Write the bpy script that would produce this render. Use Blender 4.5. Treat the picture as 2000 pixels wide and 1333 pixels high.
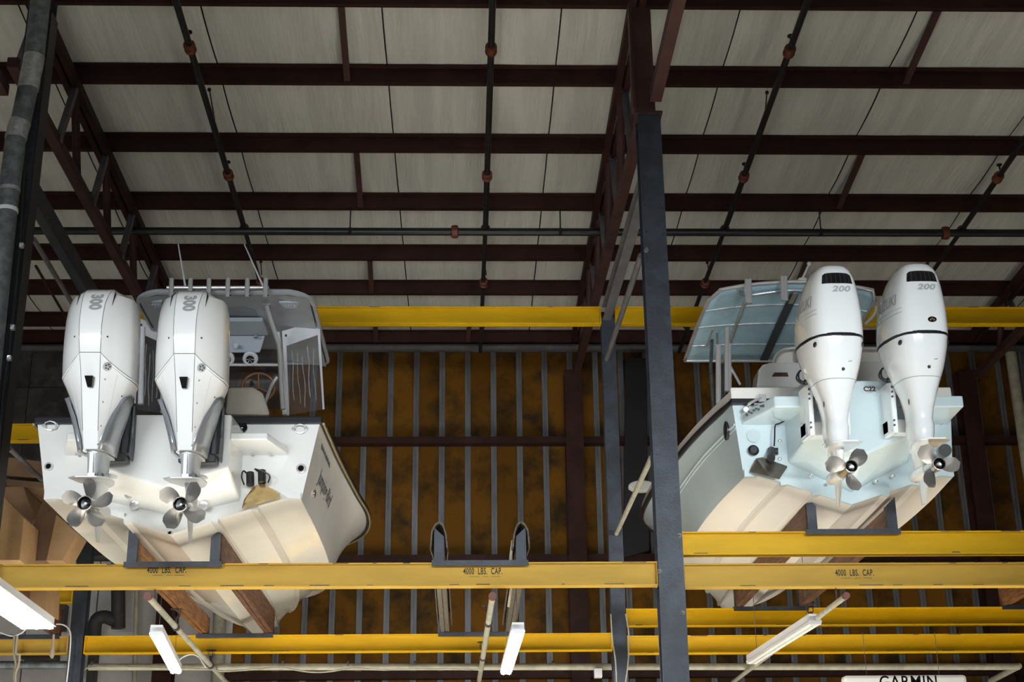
import bpy, bmesh, math, random
from math import sin, cos, pi, radians as RD
from mathutils import Vector as V, Matrix, noise
from mathutils.bvhtree import BVHTree
random.seed(7)
for o in list(bpy.data.objects): bpy.data.objects.remove(o)
SC = bpy.context.scene
COL = SC.collection

# ------------------------------------------------------------ camera
F_PX, YAW, PITCH, ROLL = 2890.0, .0327, .3598, -.01137
CAM = V((0, 0, 1.6))
_f = V((sin(YAW)*cos(PITCH), cos(YAW)*cos(PITCH), sin(PITCH)))
_r = V((cos(YAW), -sin(YAW), 0)); _u = _r.cross(_f)
RIGHT = cos(ROLL)*_r + sin(ROLL)*_u; UP = -sin(ROLL)*_r + cos(ROLL)*_u; FWD = _f
cd = bpy.data.cameras.new('camera'); cam = bpy.data.objects.new('camera', cd); COL.objects.link(cam)
cd.sensor_width = 36; cd.sensor_fit = 'HORIZONTAL'; cd.lens = 36*F_PX/2000; cd.clip_end = 200
m = Matrix((RIGHT, UP, -FWD)).transposed().to_4x4(); m.translation = CAM
cam.matrix_world = m; SC.camera = cam

# ------------------------------------------------------------ light and exposure
VS = SC.view_settings
VS.view_transform = 'Standard'; VS.look = 'None'; VS.gamma = 1; VS.use_curve_mapping = False
VS.exposure = 0.0
W = bpy.data.worlds.new('world'); SC.world = W; W.use_nodes = True
W.node_tree.nodes['Background'].inputs[0].default_value = (.72, .82, 1, 1)
W.node_tree.nodes['Background'].inputs[1].default_value = .5
def area_light(name, loc, target, sx, sy, power, col=(1, 1, 1)):
    l = bpy.data.lights.new(name, 'AREA'); l.shape = 'RECTANGLE'; l.size = sx; l.size_y = sy
    l.energy = power; l.color = col
    o = bpy.data.objects.new(name, l); COL.objects.link(o); o.location = loc
    o.rotation_euler = (V(target)-V(loc)).to_track_quat('-Z', 'Y').to_euler(); return o
# daylight through the big open door at the near end of the building
area_light('door_daylight', (-1.5, -5.8, 2.6), (-.5, 12, 4.2), 5.0, 4.4, 260, (.84, .93, 1))
# unseen area lights added above the aisle to light the sterns from the front
for lx, pw in ((-4.6, 262), (-.6, 232), (3.4, 330)):
    area_light('added_front_fill', (lx, 3.7, 4.5), (lx*.75, 11.5, 5.0), 2.4, .35, pw*.115, (.90, .96, 1)).data.spread = RD(46)
for lx, ly, pw in ((-2.5, 13.6, 480), (.4, 13.6, 330), (3.3, 13.6, 480), (-5.2, 13.0, 260), (6.2, 13.0, 230), (-1.0, 7.5, 80), (2.0, 7.5, 80)):
    area_light('added_floor_bounce', (lx, ly, 2.3), (lx, ly, 0), .4, 2.4, pw, (1, .97, .90))  # unseen lamps added under the boats; their floor bounce lights the hull bottoms

def ray(x, y): return FWD + RIGHT*((x-1000)/F_PX) - UP*((y-666.5)/F_PX)
def at(x, y, Y):
    d = ray(x, y); return CAM + d*(Y/d.y)
def onZ(x, y, Z):
    d = ray(x, y); return CAM + d*((Z-CAM.z)/d.z)

# ------------------------------------------------------------ materials
MATS = {}
def mat(name, col, rough=.5, metal=0, var=0, scale=6, stretch=(1, 1, 1), bump=0, bscale=40, coat=0, col2=None, emit=0, trans=0, alpha=1, rand=0, lo=.4, hi=.62, spec=.5):
    if name in MATS: return MATS[name]
    M_ = bpy.data.materials.new(name); M_.use_nodes = True
    nt = M_.node_tree; b = nt.nodes['Principled BSDF']; N = nt.nodes.new; L = nt.links.new
    b.inputs['Roughness'].default_value = rough; b.inputs['Metallic'].default_value = metal
    b.inputs['Coat Weight'].default_value = coat; b.inputs['Coat Roughness'].default_value = .04
    b.inputs['Specular IOR Level'].default_value = spec
    c = (*col, 1); b.inputs['Base Color'].default_value = c
    if emit:
        b.inputs['Emission Color'].default_value = c; b.inputs['Emission Strength'].default_value = emit
    if trans: b.inputs['Transmission Weight'].default_value = trans
    if alpha < 1: b.inputs['Alpha'].default_value = alpha
    if var or col2 or bump or rand:
        tc = N('ShaderNodeTexCoord'); mp = N('ShaderNodeMapping'); mp.inputs['Scale'].default_value = stretch
        L(tc.outputs['Object'], mp.inputs[0])
        oi = N('ShaderNodeObjectInfo'); ad = N('ShaderNodeVectorMath'); ad.operation = 'ADD'
        mu = N('ShaderNodeVectorMath'); mu.operation = 'SCALE'; mu.inputs[0].default_value = (17, 31, 11)
        L(oi.outputs['Random'], mu.inputs['Scale']); L(mp.outputs[0], ad.inputs[0]); L(mu.outputs[0], ad.inputs[1])
        nz = N('ShaderNodeTexNoise'); nz.inputs['Scale'].default_value = scale; nz.inputs['Detail'].default_value = 6
        nz.inputs['Roughness'].default_value = .6
        L(ad.outputs[0], nz.inputs['Vector'])
        cr = N('ShaderNodeValToRGB'); e = cr.color_ramp.elements
        e[0].position = lo; e[1].position = hi
        k = 1-var
        e[0].color = (*(col2 or [x*k for x in col]), 1); e[1].color = c
        L(nz.outputs['Fac'], cr.inputs[0]); out = cr.outputs[0]
        if rand:
            hs = N('ShaderNodeHueSaturation'); mr = N('ShaderNodeMapRange')
            mr.inputs['To Min'].default_value = 1-rand; mr.inputs['To Max'].default_value = 1+rand
            L(oi.outputs['Random'], mr.inputs[0]); L(mr.outputs[0], hs.inputs['Value']); L(out, hs.inputs['Color']); out = hs.outputs[0]
        if var or col2 or rand: L(out, b.inputs['Base Color'])
        if bump:
            n2 = N('ShaderNodeTexNoise'); n2.inputs['Scale'].default_value = bscale; n2.inputs['Detail'].default_value = 4
            bp = N('ShaderNodeBump'); bp.inputs['Strength'].default_value = bump; bp.inputs['Distance'].default_value = .02
            L(ad.outputs[0], n2.inputs['Vector']); L(n2.outputs['Fac'], bp.inputs['Height']); L(bp.outputs[0], b.inputs['Normal'])
    MATS[name] = M_; return M_
RED = mat('oxide_red_steel', (.044, .018, .0145), .6, spec=.15, var=.35, scale=3, bump=.1)
RED2 = mat('oxide_red_steel_light', (.075, .034, .029), .55, spec=.25, var=.3, scale=3)
SLATE = mat('slate_steel', (.038, .046, .062), .5, .2, var=.4, scale=5, bump=.12, bscale=60)
GRAYST = mat('primer_grey_steel', (.15, .145, .15), .55, .1, var=.3, scale=5)
YEL = mat('yellow_paint', (.66, .385, .001), .5, spec=.22, var=.12, scale=4, stretch=(.4, 1, 2), bump=.05)
YELF = mat('faded_yellow_paint', (.56, .345, .05), .55, spec=.22, var=.16, scale=3, stretch=(.4, 1, 2), bump=.06)
SCUFF = mat('scuffed_steel', (.06, .045, .05), .6, var=.6, scale=30)
PIPEBLK = mat('black_pipe', (.022, .025, .026), .35, .3, var=.3)
COUPL = mat('orange_coupling', (.16, .035, .012), .5, var=.3)
CREAM = mat('cream_pipe_paint', (.44, .42, .33), .45, var=.25, scale=8)
GALV = mat('galvanised', (.22, .25, .265), .42, .6, var=.4, scale=14, bump=.08, bscale=80)
FOIL = mat('foil_tape', (.55, .57, .58), .34, .7, var=.3, scale=18, bump=.5, bscale=50)
ROOF = mat('white_roof_facing', (.68, .68, .63), .36, var=.16, scale=2.0, stretch=(3, .22, 1), bump=.6, bscale=9, rand=.04)
PLY = mat('brown_wall_board', (.15, .064, .006), .75, spec=.12, scale=1.6, col2=(.034, .021, .008), rand=.22, lo=.36, hi=.56, bump=.08)
STRIP = mat('grey_wall_strip', (.17, .175, .185), .5, .2, var=.35, scale=3, stretch=(3, 1, .5))
LINER = mat('pale_liner', (.60, .58, .57), .6, var=.15, scale=2)
BLOCK = mat('dark_concrete', (.055, .052, .048), .8, col2=(.022, .021, .02), scale=4, bump=.3)
CONC = mat('concrete', (.50, .48, .44), .7, var=.2, scale=2)
WALLP = mat('dark_side_wall', (.12, .10, .085), .8, var=.2)
DUCT = mat('dark_duct', (.06, .06, .06), .6, .3, var=.3)
WOOD = mat('bunk_timber', (.155, .064, .028), .65, scale=9, stretch=(4, .5, 4), col2=(.050, .022, .011), bump=.2)
WOODO = mat('orange_timber', (.30, .125, .035), .65, scale=9, stretch=(4, .5, 4), col2=(.13, .05, .015), bump=.2)
CARPET = mat('bunk_carpet', (.16, .135, .10), .95, var=.4, scale=40, bump=.5, bscale=120)
CARD = mat('cardboard', (.36, .215, .095), .8, var=.18, scale=4, rand=.12)
CARDD = mat('brown_cardboard', (.19, .105, .05), .8, var=.25, scale=4)
GEL = mat('white_gelcoat', (.80, .80, .775), .16, coat=.4, var=.04, scale=2)
GELB = mat('cream_reflection_gelcoat', (.78, .75, .66), .14, coat=.5, var=.05, scale=2)  # white hull bottom; the cream tint stands in for reflected yellow light
AQUA = mat('pale_aqua_gelcoat', (.62, .74, .77), .16, coat=.5, var=.03, scale=2)
CREAMG = mat('ivory_gelcoat', (.83, .80, .74), .2, coat=.3)
MOTW = mat('motor_white', (.87, .875, .87), .14, coat=.6, spec=.5)
SUZW = mat('motor_pearl', (.85, .87, .875), .10, coat=.8)
SILV = mat('motor_silver', (.34, .36, .38), .28, .55)
LEG = mat('motor_leg_grey', (.58, .60, .61), .32, .2, var=.05)
CHROME = mat('polished_steel', (.84, .84, .86), .2, .65)
STEELP = mat('propeller_steel', (.64, .63, .62), .24, .88)
BLK = mat('black_rubber', (.012, .012, .014), .45)
BLKG = mat('black_gloss', (.006, .006, .007), .15)
NAVY = mat('navy_rub_rail', (.008, .009, .013), .32)
DECG = mat('grey_decal', (.34, .35, .34), .5)
DECD = mat('dark_decal', (.05, .052, .055), .5)
STENC = mat('black_stencil', (.018, .016, .014), .7)
SILDEC = mat('silver_decal', (.50, .52, .53), .35, .3)
SEAM = mat('seam_shadow_line', (.10, .11, .12), .6)
HARDT = mat('hardtop_grey_gelcoat', (.36, .38, .40), .35, var=.08)
HELM = mat('pale_blue_panel', (.46, .51, .57), .35)
VINYL = mat('clear_vinyl', (.75, .78, .80), .06, alpha=.07, spec=.8)
GLASSD = mat('dark_film', (.05, .04, .038), .08, alpha=.82)
CANV = mat('blue_grey_canvas', (.46, .69, .82), .75, var=.15, scale=3, bump=.1)
GOLD = mat('brass_tinted_tab', (.66, .49, .24), .24, .8, var=.25, scale=9)
BRONZ = mat('trim_tab_steel', (.25, .21, .17), .3, .8, var=.2)
TUBE = mat('lit_tube', (1, .98, .94), .4, emit=75)
FIXW = mat('fixture_white', (.74, .75, .78), .35)
PLAST = mat('white_plastic', (.80, .79, .74), .4)
WHEEL = mat('varnished_wood', (.26, .11, .035), .3)
ROPE = mat('rope', (.40, .35, .25), .9)
COVER = mat('beige_cover', (.55, .50, .42), .7, var=.1)
YELH = mat('yellow_hull_base', (.76, .68, .38), .2, coat=.4)

# ------------------------------------------------------------ mesh builder
class MB:
    def __init__(s): s.v = []; s.f = []
    def add(s, vs, fs):
        n = len(s.v); s.v += [V(p) for p in vs]; s.f += [tuple(i+n for i in f) for f in fs]; return s
    def box(s, a, b):
        x0, y0, z0 = [min(a[i], b[i]) for i in range(3)]; x1, y1, z1 = [max(a[i], b[i]) for i in range(3)]
        return s.add([(x0,y0,z0),(x1,y0,z0),(x1,y1,z0),(x0,y1,z0),(x0,y0,z1),(x1,y0,z1),(x1,y1,z1),(x0,y1,z1)],
                     [(0,3,2,1),(4,5,6,7),(0,1,5,4),(1,2,6,5),(2,3,7,6),(3,0,4,7)])
    def bar(s, p, q, w, h, up=(0, 0, 1)):
        p, q = V(p), V(q); d = (q-p).normalized(); x = d.cross(V(up))
        if x.length < 1e-4: x = d.cross(V((0, 1, 0)))
        x.normalize(); z = x.cross(d)
        vs = [b + x*(sx*w/2) + z*(sz*h/2) for b in (p, q) for sx, sz in ((-1,-1),(1,-1),(1,1),(-1,1))]
        return s.add(vs, [(0,1,2,3),(7,6,5,4),(0,4,5,1),(1,5,6,2),(2,6,7,3),(3,7,4,0)])
    def tube(s, pts, r, n=10, cap=True):
        pts = [V(p) for p in pts]; rs = r if isinstance(r, (list, tuple)) else [r]*len(pts)
        rings = []; prev = None
        for i, p in enumerate(pts):
            d = (pts[min(i+1, len(pts)-1)] - pts[max(i-1, 0)]).normalized()
            if prev is None:
                a = d.cross(V((0, 0, 1)))
                if a.length < .05: a = d.cross(V((0, 1, 0)))
            else: a = prev - d*prev.dot(d)
            a.normalize(); prev = a; b = d.cross(a)
            rings.append([p + (a*cos(2*pi*k/n) + b*sin(2*pi*k/n))*rs[i] for k in range(n)])
        return s.loft(rings, cap=cap)
    def loft(s, rings, cap=True, closed=True):
        n = len(rings[0]); vs = [p for r in rings for p in r]; fs = []
        for i in range(len(rings)-1):
            for k in range(n if closed else n-1):
                a = i*n+k; b = i*n+(k+1) % n; fs.append((a, b, b+n, a+n))
        if cap:
            fs.append(tuple(range(n-1, -1, -1))); fs.append(tuple(range((len(rings)-1)*n, len(rings)*n)))
        return s.add(vs, fs)
    def cyl(s, p, q, r, n=16, r2=None): return s.tube([p, q], [r, r if r2 is None else r2], n)
    def prism(s, poly, d):
        d = V(d); poly = [V(p) for p in poly]; n = len(poly)
        return s.add(poly + [p+d for p in poly], [tuple(range(n-1, -1, -1)), tuple(range(n, 2*n))] + [(i, (i+1) % n, n+(i+1) % n, n+i) for i in range(n)])
    def lathe(s, c, ax, prof, n=20):
        c = V(c); ax = V(ax).normalized(); a = ax.cross(V((0, 0, 1)))
        if a.length < .05: a = ax.cross(V((0, 1, 0)))
        a.normalize(); b = ax.cross(a)
        return s.loft([[c + ax*h + (a*cos(2*pi*k/n)+b*sin(2*pi*k/n))*max(r, 1e-4) for k in range(n)] for r, h in prof])
    def ball(s, c, rx, ry=None, rz=None, n=12):
        ry = ry or rx; rz = rz or rx; c = V(c); rings = []
        for i in range(n//2+1):
            t = pi*i/(n//2); rr = max(sin(t), 1e-3)
            rings.append([c+V((rx*rr*cos(2*pi*k/n), ry*rr*sin(2*pi*k/n), rz*cos(t))) for k in range(n)])
        return s.loft(rings)
WM = {}
def wm(o): return WM.get(o.name, Matrix())
def empty(name, loc=(0, 0, 0), rot=None):
    o = bpy.data.objects.new(name, None); COL.objects.link(o); o.empty_display_size = .2
    mw = (rot.to_4x4() if rot is not None else Matrix()); mw.translation = V(loc); o.matrix_world = mw; WM[o.name] = mw.copy(); return o
def obj(name, mb, material, parent=None, local=False, smooth=None, bevel=0, sub=0, fix=True):
    if isinstance(mb, MB):
        me = bpy.data.meshes.new(name); vs = mb.v
        if parent is not None and not local:
            inv = wm(parent).inverted(); vs = [inv @ p for p in vs]
        me.from_pydata([tuple(p) for p in vs], [], mb.f); me.update()
    else: me = mb
    if isinstance(mb, MB) and fix:
        bm = bmesh.new(); bm.from_mesh(me); bmesh.ops.recalc_face_normals(bm, faces=bm.faces[:]); bm.to_mesh(me); bm.free()
    if smooth is not None and isinstance(mb, MB):
        for p in me.polygons: p.use_smooth = True
        me.set_sharp_from_angle(angle=RD(smooth))
    if not me.materials: me.materials.append(material)
    o = bpy.data.objects.new(name, me); COL.objects.link(o)
    if parent is not None:
        o.parent = parent; WM[o.name] = wm(parent).copy()
    if bevel:
        md = o.modifiers.new('bevel', 'BEVEL'); md.width = bevel; md.segments = 2; md.limit_method = 'ANGLE'; md.angle_limit = RD(40)
    if sub:
        md = o.modifiers.new('sub', 'SUBSURF'); md.levels = sub; md.render_levels = sub
    return o
def tag(o, label, cat=None, group=None, kind=None):
    if label: o['label'] = label
    if cat: o['category'] = cat
    if group: o['group'] = group
    if kind: o['kind'] = kind
    return o
def struct(o, label, cat): return tag(o, label, cat, None, 'structure')
def text_mesh(body, size, align='CENTER', bold=0, shear=0, ext=0, sx=1, space=1):
    cu = bpy.data.curves.new('t', 'FONT'); cu.body = body; cu.size = size; cu.align_x = align; cu.align_y = 'CENTER'
    cu.offset = bold; cu.shear = shear; cu.extrude = ext; cu.space_character = space; cu.resolution_u = 4; cu.fill_mode = 'FRONT'
    o = bpy.data.objects.new('t', cu); COL.objects.link(o)
    dg = bpy.context.evaluated_depsgraph_get(); me = bpy.data.meshes.new_from_object(o.evaluated_get(dg))
    bpy.data.objects.remove(o); bpy.data.curves.remove(cu)
    bm = bmesh.new(); bm.from_mesh(me)
    bmesh.ops.triangulate(bm, faces=bm.faces[:])
    for _ in range(2):
        L = [e for e in bm.edges if e.calc_length() > size*.25]
        if L: bmesh.ops.subdivide_edges(bm, edges=L, cuts=1); bmesh.ops.triangulate(bm, faces=bm.faces[:])
    r = MB(); r.v = [V((v.co.x*sx, v.co.y, 0)) for v in bm.verts]; bm.verts.index_update(); r.f = [tuple(v.index for v in f.verts) for f in bm.faces]
    bm.free(); bpy.data.meshes.remove(me); return r
def decal(mb2d, o, xdir, ydir, bvh=None, off=.0015):
    # lays a flat print on a surface: origin o, in-plane axes; projected on the surface when bvh is given
    xd, yd = V(xdir).normalized(), V(ydir).normalized(); nd = xd.cross(yd); r = MB(); r.f = list(mb2d.f)
    for p in mb2d.v:
        q = V(o) + xd*p.x + yd*p.y
        if bvh:
            h = bvh.ray_cast(q + nd*.3, -nd, 1.0)
            if h[0] is not None: q = h[0] + nd*off
        else: q = q + nd*off
        r.v.append(q)
    return r
def bvh_of(mb): return BVHTree.FromPolygons([tuple(p) for p in mb.v], mb.f)
def bez(a, b, c, n=8): return [V(a)*(1-t)**2 + V(b)*2*t*(1-t) + V(c)*t*t for t in [i/n for i in range(n+1)]]
def smooth_path(pts, n=6):
    P = [V(p) for p in pts]; out = []
    for i in range(len(P)-1):
        p0, p1, p2, p3 = P[max(i-1, 0)], P[i], P[i+1], P[min(i+2, len(P)-1)]
        for k in range(n):
            t = k/n; out.append(.5*((2*p1)+(p2-p0)*t+(2*p0-5*p1+4*p2-p3)*t*t+(3*p1-p0-3*p2+p3)*t**3))
    out.append(P[-1]); return out

# ============================================================ THE BUILDING
def roofZ(Y, a=11.0): return a - .0313*Y
X0, X1, YB, YW = -13.0, 15.5, -6.0, 22.7
struct(obj('floor', MB().box((X0, YB, -.2), (X1, YW, 0)), CONC), 'grey concrete floor of the boat storage hall', 'floor')
struct(obj('wall_left', MB().box((X0-.2, YB, 0), (X0, YW, 11.4)), WALLP), 'dark side wall on the left of the hall', 'wall')
struct(obj('wall_right', MB().box((X1, YB, 0), (X1+.2, YW, 11.4)), WALLP), 'dark side wall on the right of the hall', 'wall')
# near-end wall with the open door the daylight comes through
mb = MB().box((X0, YB-.2, 0), (-4.2, YB, 11.4)).box((6.2, YB-.2, 0), (X1, YB, 11.4)).box((-4.2, YB-.2, 5.4), (6.2, YB, 11.4))
struct(obj('wall_front', mb, WALLP), 'near end wall with the tall open doorway', 'wall')
ceil = struct(empty('ceiling', (0, 0, 11)), 'white faced insulated metal roof sloping down to the back wall', 'ceiling')
PUR_Y = [22.62, 21.895, 20.68, 19.47, 17.904, 16.358, 14.812, 13.288, 11.764, 10.24, 8.716, 7.19, 5.67, 4.14, 2.62, 1.1, -.42, -1.95, -3.47, -5.0]
# insulation sheets running up the slope, sagging a little between purlins
xs = [-2.84-1.93*k for k in range(6, 0, -1)] + [-2.84+1.93*k for k in range(0, 11)]
ys = sorted(PUR_Y)
for i in range(len(xs)-1):
    a, b = xs[i]+.008, xs[i+1]-.008
    if b < X0-.5 or a > X1+.5: continue
    g = MB(); nx = 24; rows = []
    for j in range(len(ys)-1):
        ns = 6 if ys[j] > 9 else 3
        for k in range(ns): rows.append((ys[j]+(ys[j+1]-ys[j])*k/ns, k/ns))
    rows.append((ys[-1], 0)); rows.insert(0, (YB, 0)); rows.append((YW, 0))
    for (y, t) in rows:
        for k in range(nx+1):
            x = a+(b-a)*k/nx; e = min(k, nx-k)/nx
            w = noise.noise(V((x*5.5+y*.35, y*.16, 3.1+i)))*.016 if y > 9 else 0
            s = sin(pi*t)
            g.v.append(V((x, y, roofZ(y) - .035*s + w*(.25+s)*(1 if e > .02 else .4))))
    for j in range(len(rows)-1):
        for k in range(nx): g.f.append((j*(nx+1)+k, j*(nx+1)+k+1, (j+1)*(nx+1)+k+1, (j+1)*(nx+1)+k))
    obj('insulation_sheet', g, ROOF, ceil, smooth=60)
obj('roof_deck', MB().prism([(X0-.2, YB-.2, roofZ(YB)+.08), (X1+.2, YB-.2, roofZ(YB)+.08), (X1+.2, YW+.2, roofZ(YW)+.08), (X0-.2, YW+.2, roofZ(YW)+.08)], (0, 0, .1)), BLOCK, ceil)
ordn = ['first', 'second', 'third', 'fourth', 'fifth', 'sixth', 'seventh', 'eighth', 'ninth', 'tenth', 'eleventh', 'twelfth']
def zpurlin(y, h=.195, fl=.075):
    zb = roofZ(y) - h - .01; t = .012
    return MB().box((X0, y-t/2, zb), (X1, y+t/2, zb+h)).box((X0, y, zb), (X1, y+fl, zb+t)).box((X0, y-fl, zb+h-t), (X1, y, zb+h)).box((X0, y+fl-t, zb), (X1, y+fl, zb+.025))
for i, y in enumerate(PUR_Y[:9]):
    o = obj('roof_purlin', zpurlin(y), RED)
    tag(o, 'dark red roof purlin, the %s one out from the back wall' % ordn[i] if i else 'dark red eave purlin along the top of the back wall', 'purlin', 'roof purlins')
for i, y in enumerate(PUR_Y[9:]):
    obj('hidden_purlin' if 0 else 'purlin', zpurlin(y), RED, ceil)
# flange struts between purlins
def strut(x, ya, yb, lab):
    a = V((x, ya, roofZ(ya)-.05)); b = V((x-.03, yb-.02, roofZ(yb)-.2))
    o = obj('purlin_strut', MB().bar(a, b, .07, .05), RED2); tag(o, lab, 'strut', 'roof struts')
for x, ya, yb, lab in ((-1.33, 13.3, 14.78, 'short red roof strut at the top edge, left of the middle pipe'), (-1.38, 16.38, 17.87, 'short red roof strut in the third bright bay, left of the middle pipe'),
                       (-1.4, 19.5, 20.65, 'short red roof strut just above the upper yellow beam'), (5.08, 13.3, 14.78, 'short red roof strut at the top right corner'),
                       (5.03, 16.38, 17.87, 'short red roof strut lower right, beside the third roof pipe'), (-1.45, 21.95, 22.6, 'short red roof strut below the yellow beam on the left'),
                       (.05, 21.95, 22.6, 'short red roof strut below the yellow beam beside the middle pipe'), (5.0, 19.5, 20.65, 'short red roof strut right above the blue canopy')):
    strut(x, ya, yb, lab)
# ---- back wall
wb = struct(empty('wall_back', (0, YW, 0)), 'brown boarded back wall ribbed with grey metal strips', 'wall')
obj('sheathing', MB().box((X0, YW, 0), (X1, YW+.15, 10.4)), WALLP, wb)
SP = .4138; SX0 = -1.637
k0 = int((-3.62-SX0)/SP); k1 = int((X1-SX0)/SP)
for k in range(k0-1, k1+1):
    x = SX0 + k*SP
    for za, zb in ((8.38, 9.93), (6.49, 8.36), (4.73, 6.47), (2.9, 4.71)):
        obj('wall_board', MB().box((x+.045, YW-.03, za), (x+SP-.045, YW, zb)), PLY, wb)
    s = MB().box((x-.045, YW-.075, 2.5), (x-.012, YW-.01, 9.93)).box((x+.012, YW-.075, 2.5), (x+.045, YW-.01, 9.93)).box((x-.013, YW-.055, 2.5), (x+.013, YW-.01, 9.93))
    obj('wall_strip', s, STRIP, wb)
for n_, z in (('wall_girt', 8.37), ('wall_girt', 6.48), ('wall_girt', 4.72)):
    obj(n_, MB().box((-3.7, YW-.26, z-.05), (X1, YW-.08, z+.05)).box((-3.7, YW-.28, z-.055), (X1, YW-.26, z+.055)), RED, wb)
tag(obj('eave_angle', MB().box((-12, YW-.16, 9.94), (X1, YW-.02, 10.0)), GRAYST, wb), 'grey eave angle')
# left part of the back wall: pale liner below, dark concrete above
for k in range(9):
    x = -12.9 + k*1.04
    obj('liner_panel', MB().box((x+.01, YW-.05, 2.5), (x+1.03, YW, 6.5)), LINER, wb)
for k in range(8):
    for j in range(5):
        x = -12.6+k*1.12; z = 6.6+j*.68
        obj('concrete_block', MB().box((x+.006, YW-.08, z+.006), (x+1.114, YW, z+.674)), BLOCK, wb)
for x, lab in ((1.70, 'dark red wall column behind the middle steel post'), (8.06, 'dark red wall column behind the right boat, at the right'), (-4.5, 'dark red wall column behind the left boat')):
    o = obj('wall_column', MB().box((x-.14, YW-.42, 0), (x+.14, YW-.40, 9.5)).box((x-.14, YW-.12, 0), (x+.14, YW-.10, 9.5)).box((x-.01, YW-.4, 0), (x+.01, YW-.12, 9.5)), RED)
    tag(o, lab, 'column', 'wall columns')
# ---- roof trusses on the frame lines
def truss(X, ya, yb, lab, zb0=8.78, zb1=9.02, first=13.15):
    t = empty('roof_truss', (X, ya, zb0)); tag(t, lab, 'truss', 'roof trusses')
    zt = lambda y: roofZ(y)-.29
    zb = lambda y: zb0 + (zb1-zb0)*(y-first)/(22-first)
    for sx in (-.05, .05):
        obj('top_chord', MB().bar((X+sx, ya, zt(ya)), (X+sx, yb, zt(yb)), .07, .12), RED, t)
    obj('bottom_chord', MB().bar((X, ya, zb(ya)), (X, yb, zb(yb)), .11, .11), RED2, t)
    ps = [y for y in sorted(PUR_Y) if ya+.3 < y < yb-.6]
    for i, y in enumerate(ps):
        obj('vertical_web', MB().cyl((X, y+.5, zb(y+.5)), (X, y+.06, zt(y)), .048, 12), RED2, t, smooth=40)
        yp = max(y-.47, ya+.05)
        a = V((X+.03, y-.05, zt(y))); b = V((X+.03, yp, zb(yp)))
        obj('diagonal_web', MB().bar(a, b, .075, .012, (0, 1, 0)).bar(a+V((.035, 0, 0)), b+V((.035, 0, 0)), .012, .075, (0, 1, 0)), GRAYST, t)
    return t
truss(-4.45, 12.75, 22.25, 'dark red roof truss running back from the left steel post', 9.32, 9.28)
truss(1.77, 12.95, 22.25, 'dark red roof truss running back from the middle steel post', 8.95, 9.5)
truss(8.2, 12.75, 22.25, 'dark red roof truss at the right edge behind the right boat', 9.38, 9.38)
truss(1.80, 6.0, 12.35, 'dark red roof truss leaving the top of the frame above the middle post', 8.74, 8.74)
truss(-4.35, 6.0, 12.3, 'dark red roof truss in the top left corner behind the round duct', 8.74, 8.74)
# ---- sprinkler pipes under the roof
def rpZ(y): return 10.55-.0313*y
plabs = ['black sprinkler pipe under the roof, above the left boat', 'black sprinkler pipe under the roof, left of the middle steel post', 'black sprinkler pipe under the roof, above the blue canopy', 'black sprinkler pipe under the roof at the right edge']
for X, lab in zip((-2.93, .28, 3.50, 6.72), plabs):
    t = empty('sprinkler_pipe', (X, 6, rpZ(6))); tag(t, lab, 'pipe', 'roof sprinkler pipes')
    obj('pipe', MB().cyl((X, 6, rpZ(6)), (X-.03, 18.0, rpZ(18)), .037, 14), PIPEBLK, t, smooth=40)
    obj('pipe', MB().cyl((X-.03, 17.9, rpZ(18)), (X-.06, 22.4, rpZ(22.4)), .03, 12), PIPEBLK, t, smooth=40)
    for y in (10.9, 13.75, 16.55, 18.05, 19.75):
        big = y < 19
        c = V((X-.03*(y-6)/12, y, rpZ(y))); ax = V((0, 1, -.0313))
        cp = obj('coupling', MB().lathe(c, ax, [(.04, -.07), (.062, -.06), (.066, -.03), (.05, -.02), (.05, .02), (.066, .03), (.062, .06), (.04, .07)], 16), COUPL, t, smooth=40)
        if big and y != 18.05: 
            obj('sprinkler_head', MB().cyl(c+V((.0, -.1, .03)), c+V((.0, -.1, .13)), .012, 8).cyl(c+V((0, -.1, .12)), c+V((0, -.1, .135)), .035, 10), PIPEBLK, t)
    for y in (15.3, 19.55, 21.95):
        c = V((X+.0, y, rpZ(y)))
        obj('hanger_rod', MB().cyl(c+V((0, .0, .03)), c+V((-.02, -.35 if y < 16 else 0, .24)), .008, 6).ball(c+V((-.02, -.35 if y < 16 else 0, .235)), .025, n=8), PIPEBLK, t)
t = empty('sprinkler_main', (0, 17.98, 9.93)); tag(t, 'thick black sprinkler main crossing under the roof from side to side', 'pipe')
obj('pipe', MB().cyl((X0, 17.98, 9.925), (X1, 17.98, 9.925), .052, 16), PIPEBLK, t, smooth=40)
for x in (-.16, 6.45): obj('coupling', MB().lathe((x, 17.98, 9.925), (1, 0, 0), [(.055, -.05), (.085, -.04), (.09, 0), (.085, .04), (.055, .05)], 16), COUPL, t, smooth=40)
for x in (-1.55, 1.25, 4.75): obj('hanger_rod', MB().cyl((x, 17.93, 9.9), (x, 17.93, 10.28), .009, 6).box((x-.02, 17.9, 9.86), (x+.02, 17.96, 9.95)), PIPEBLK, t)
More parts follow.
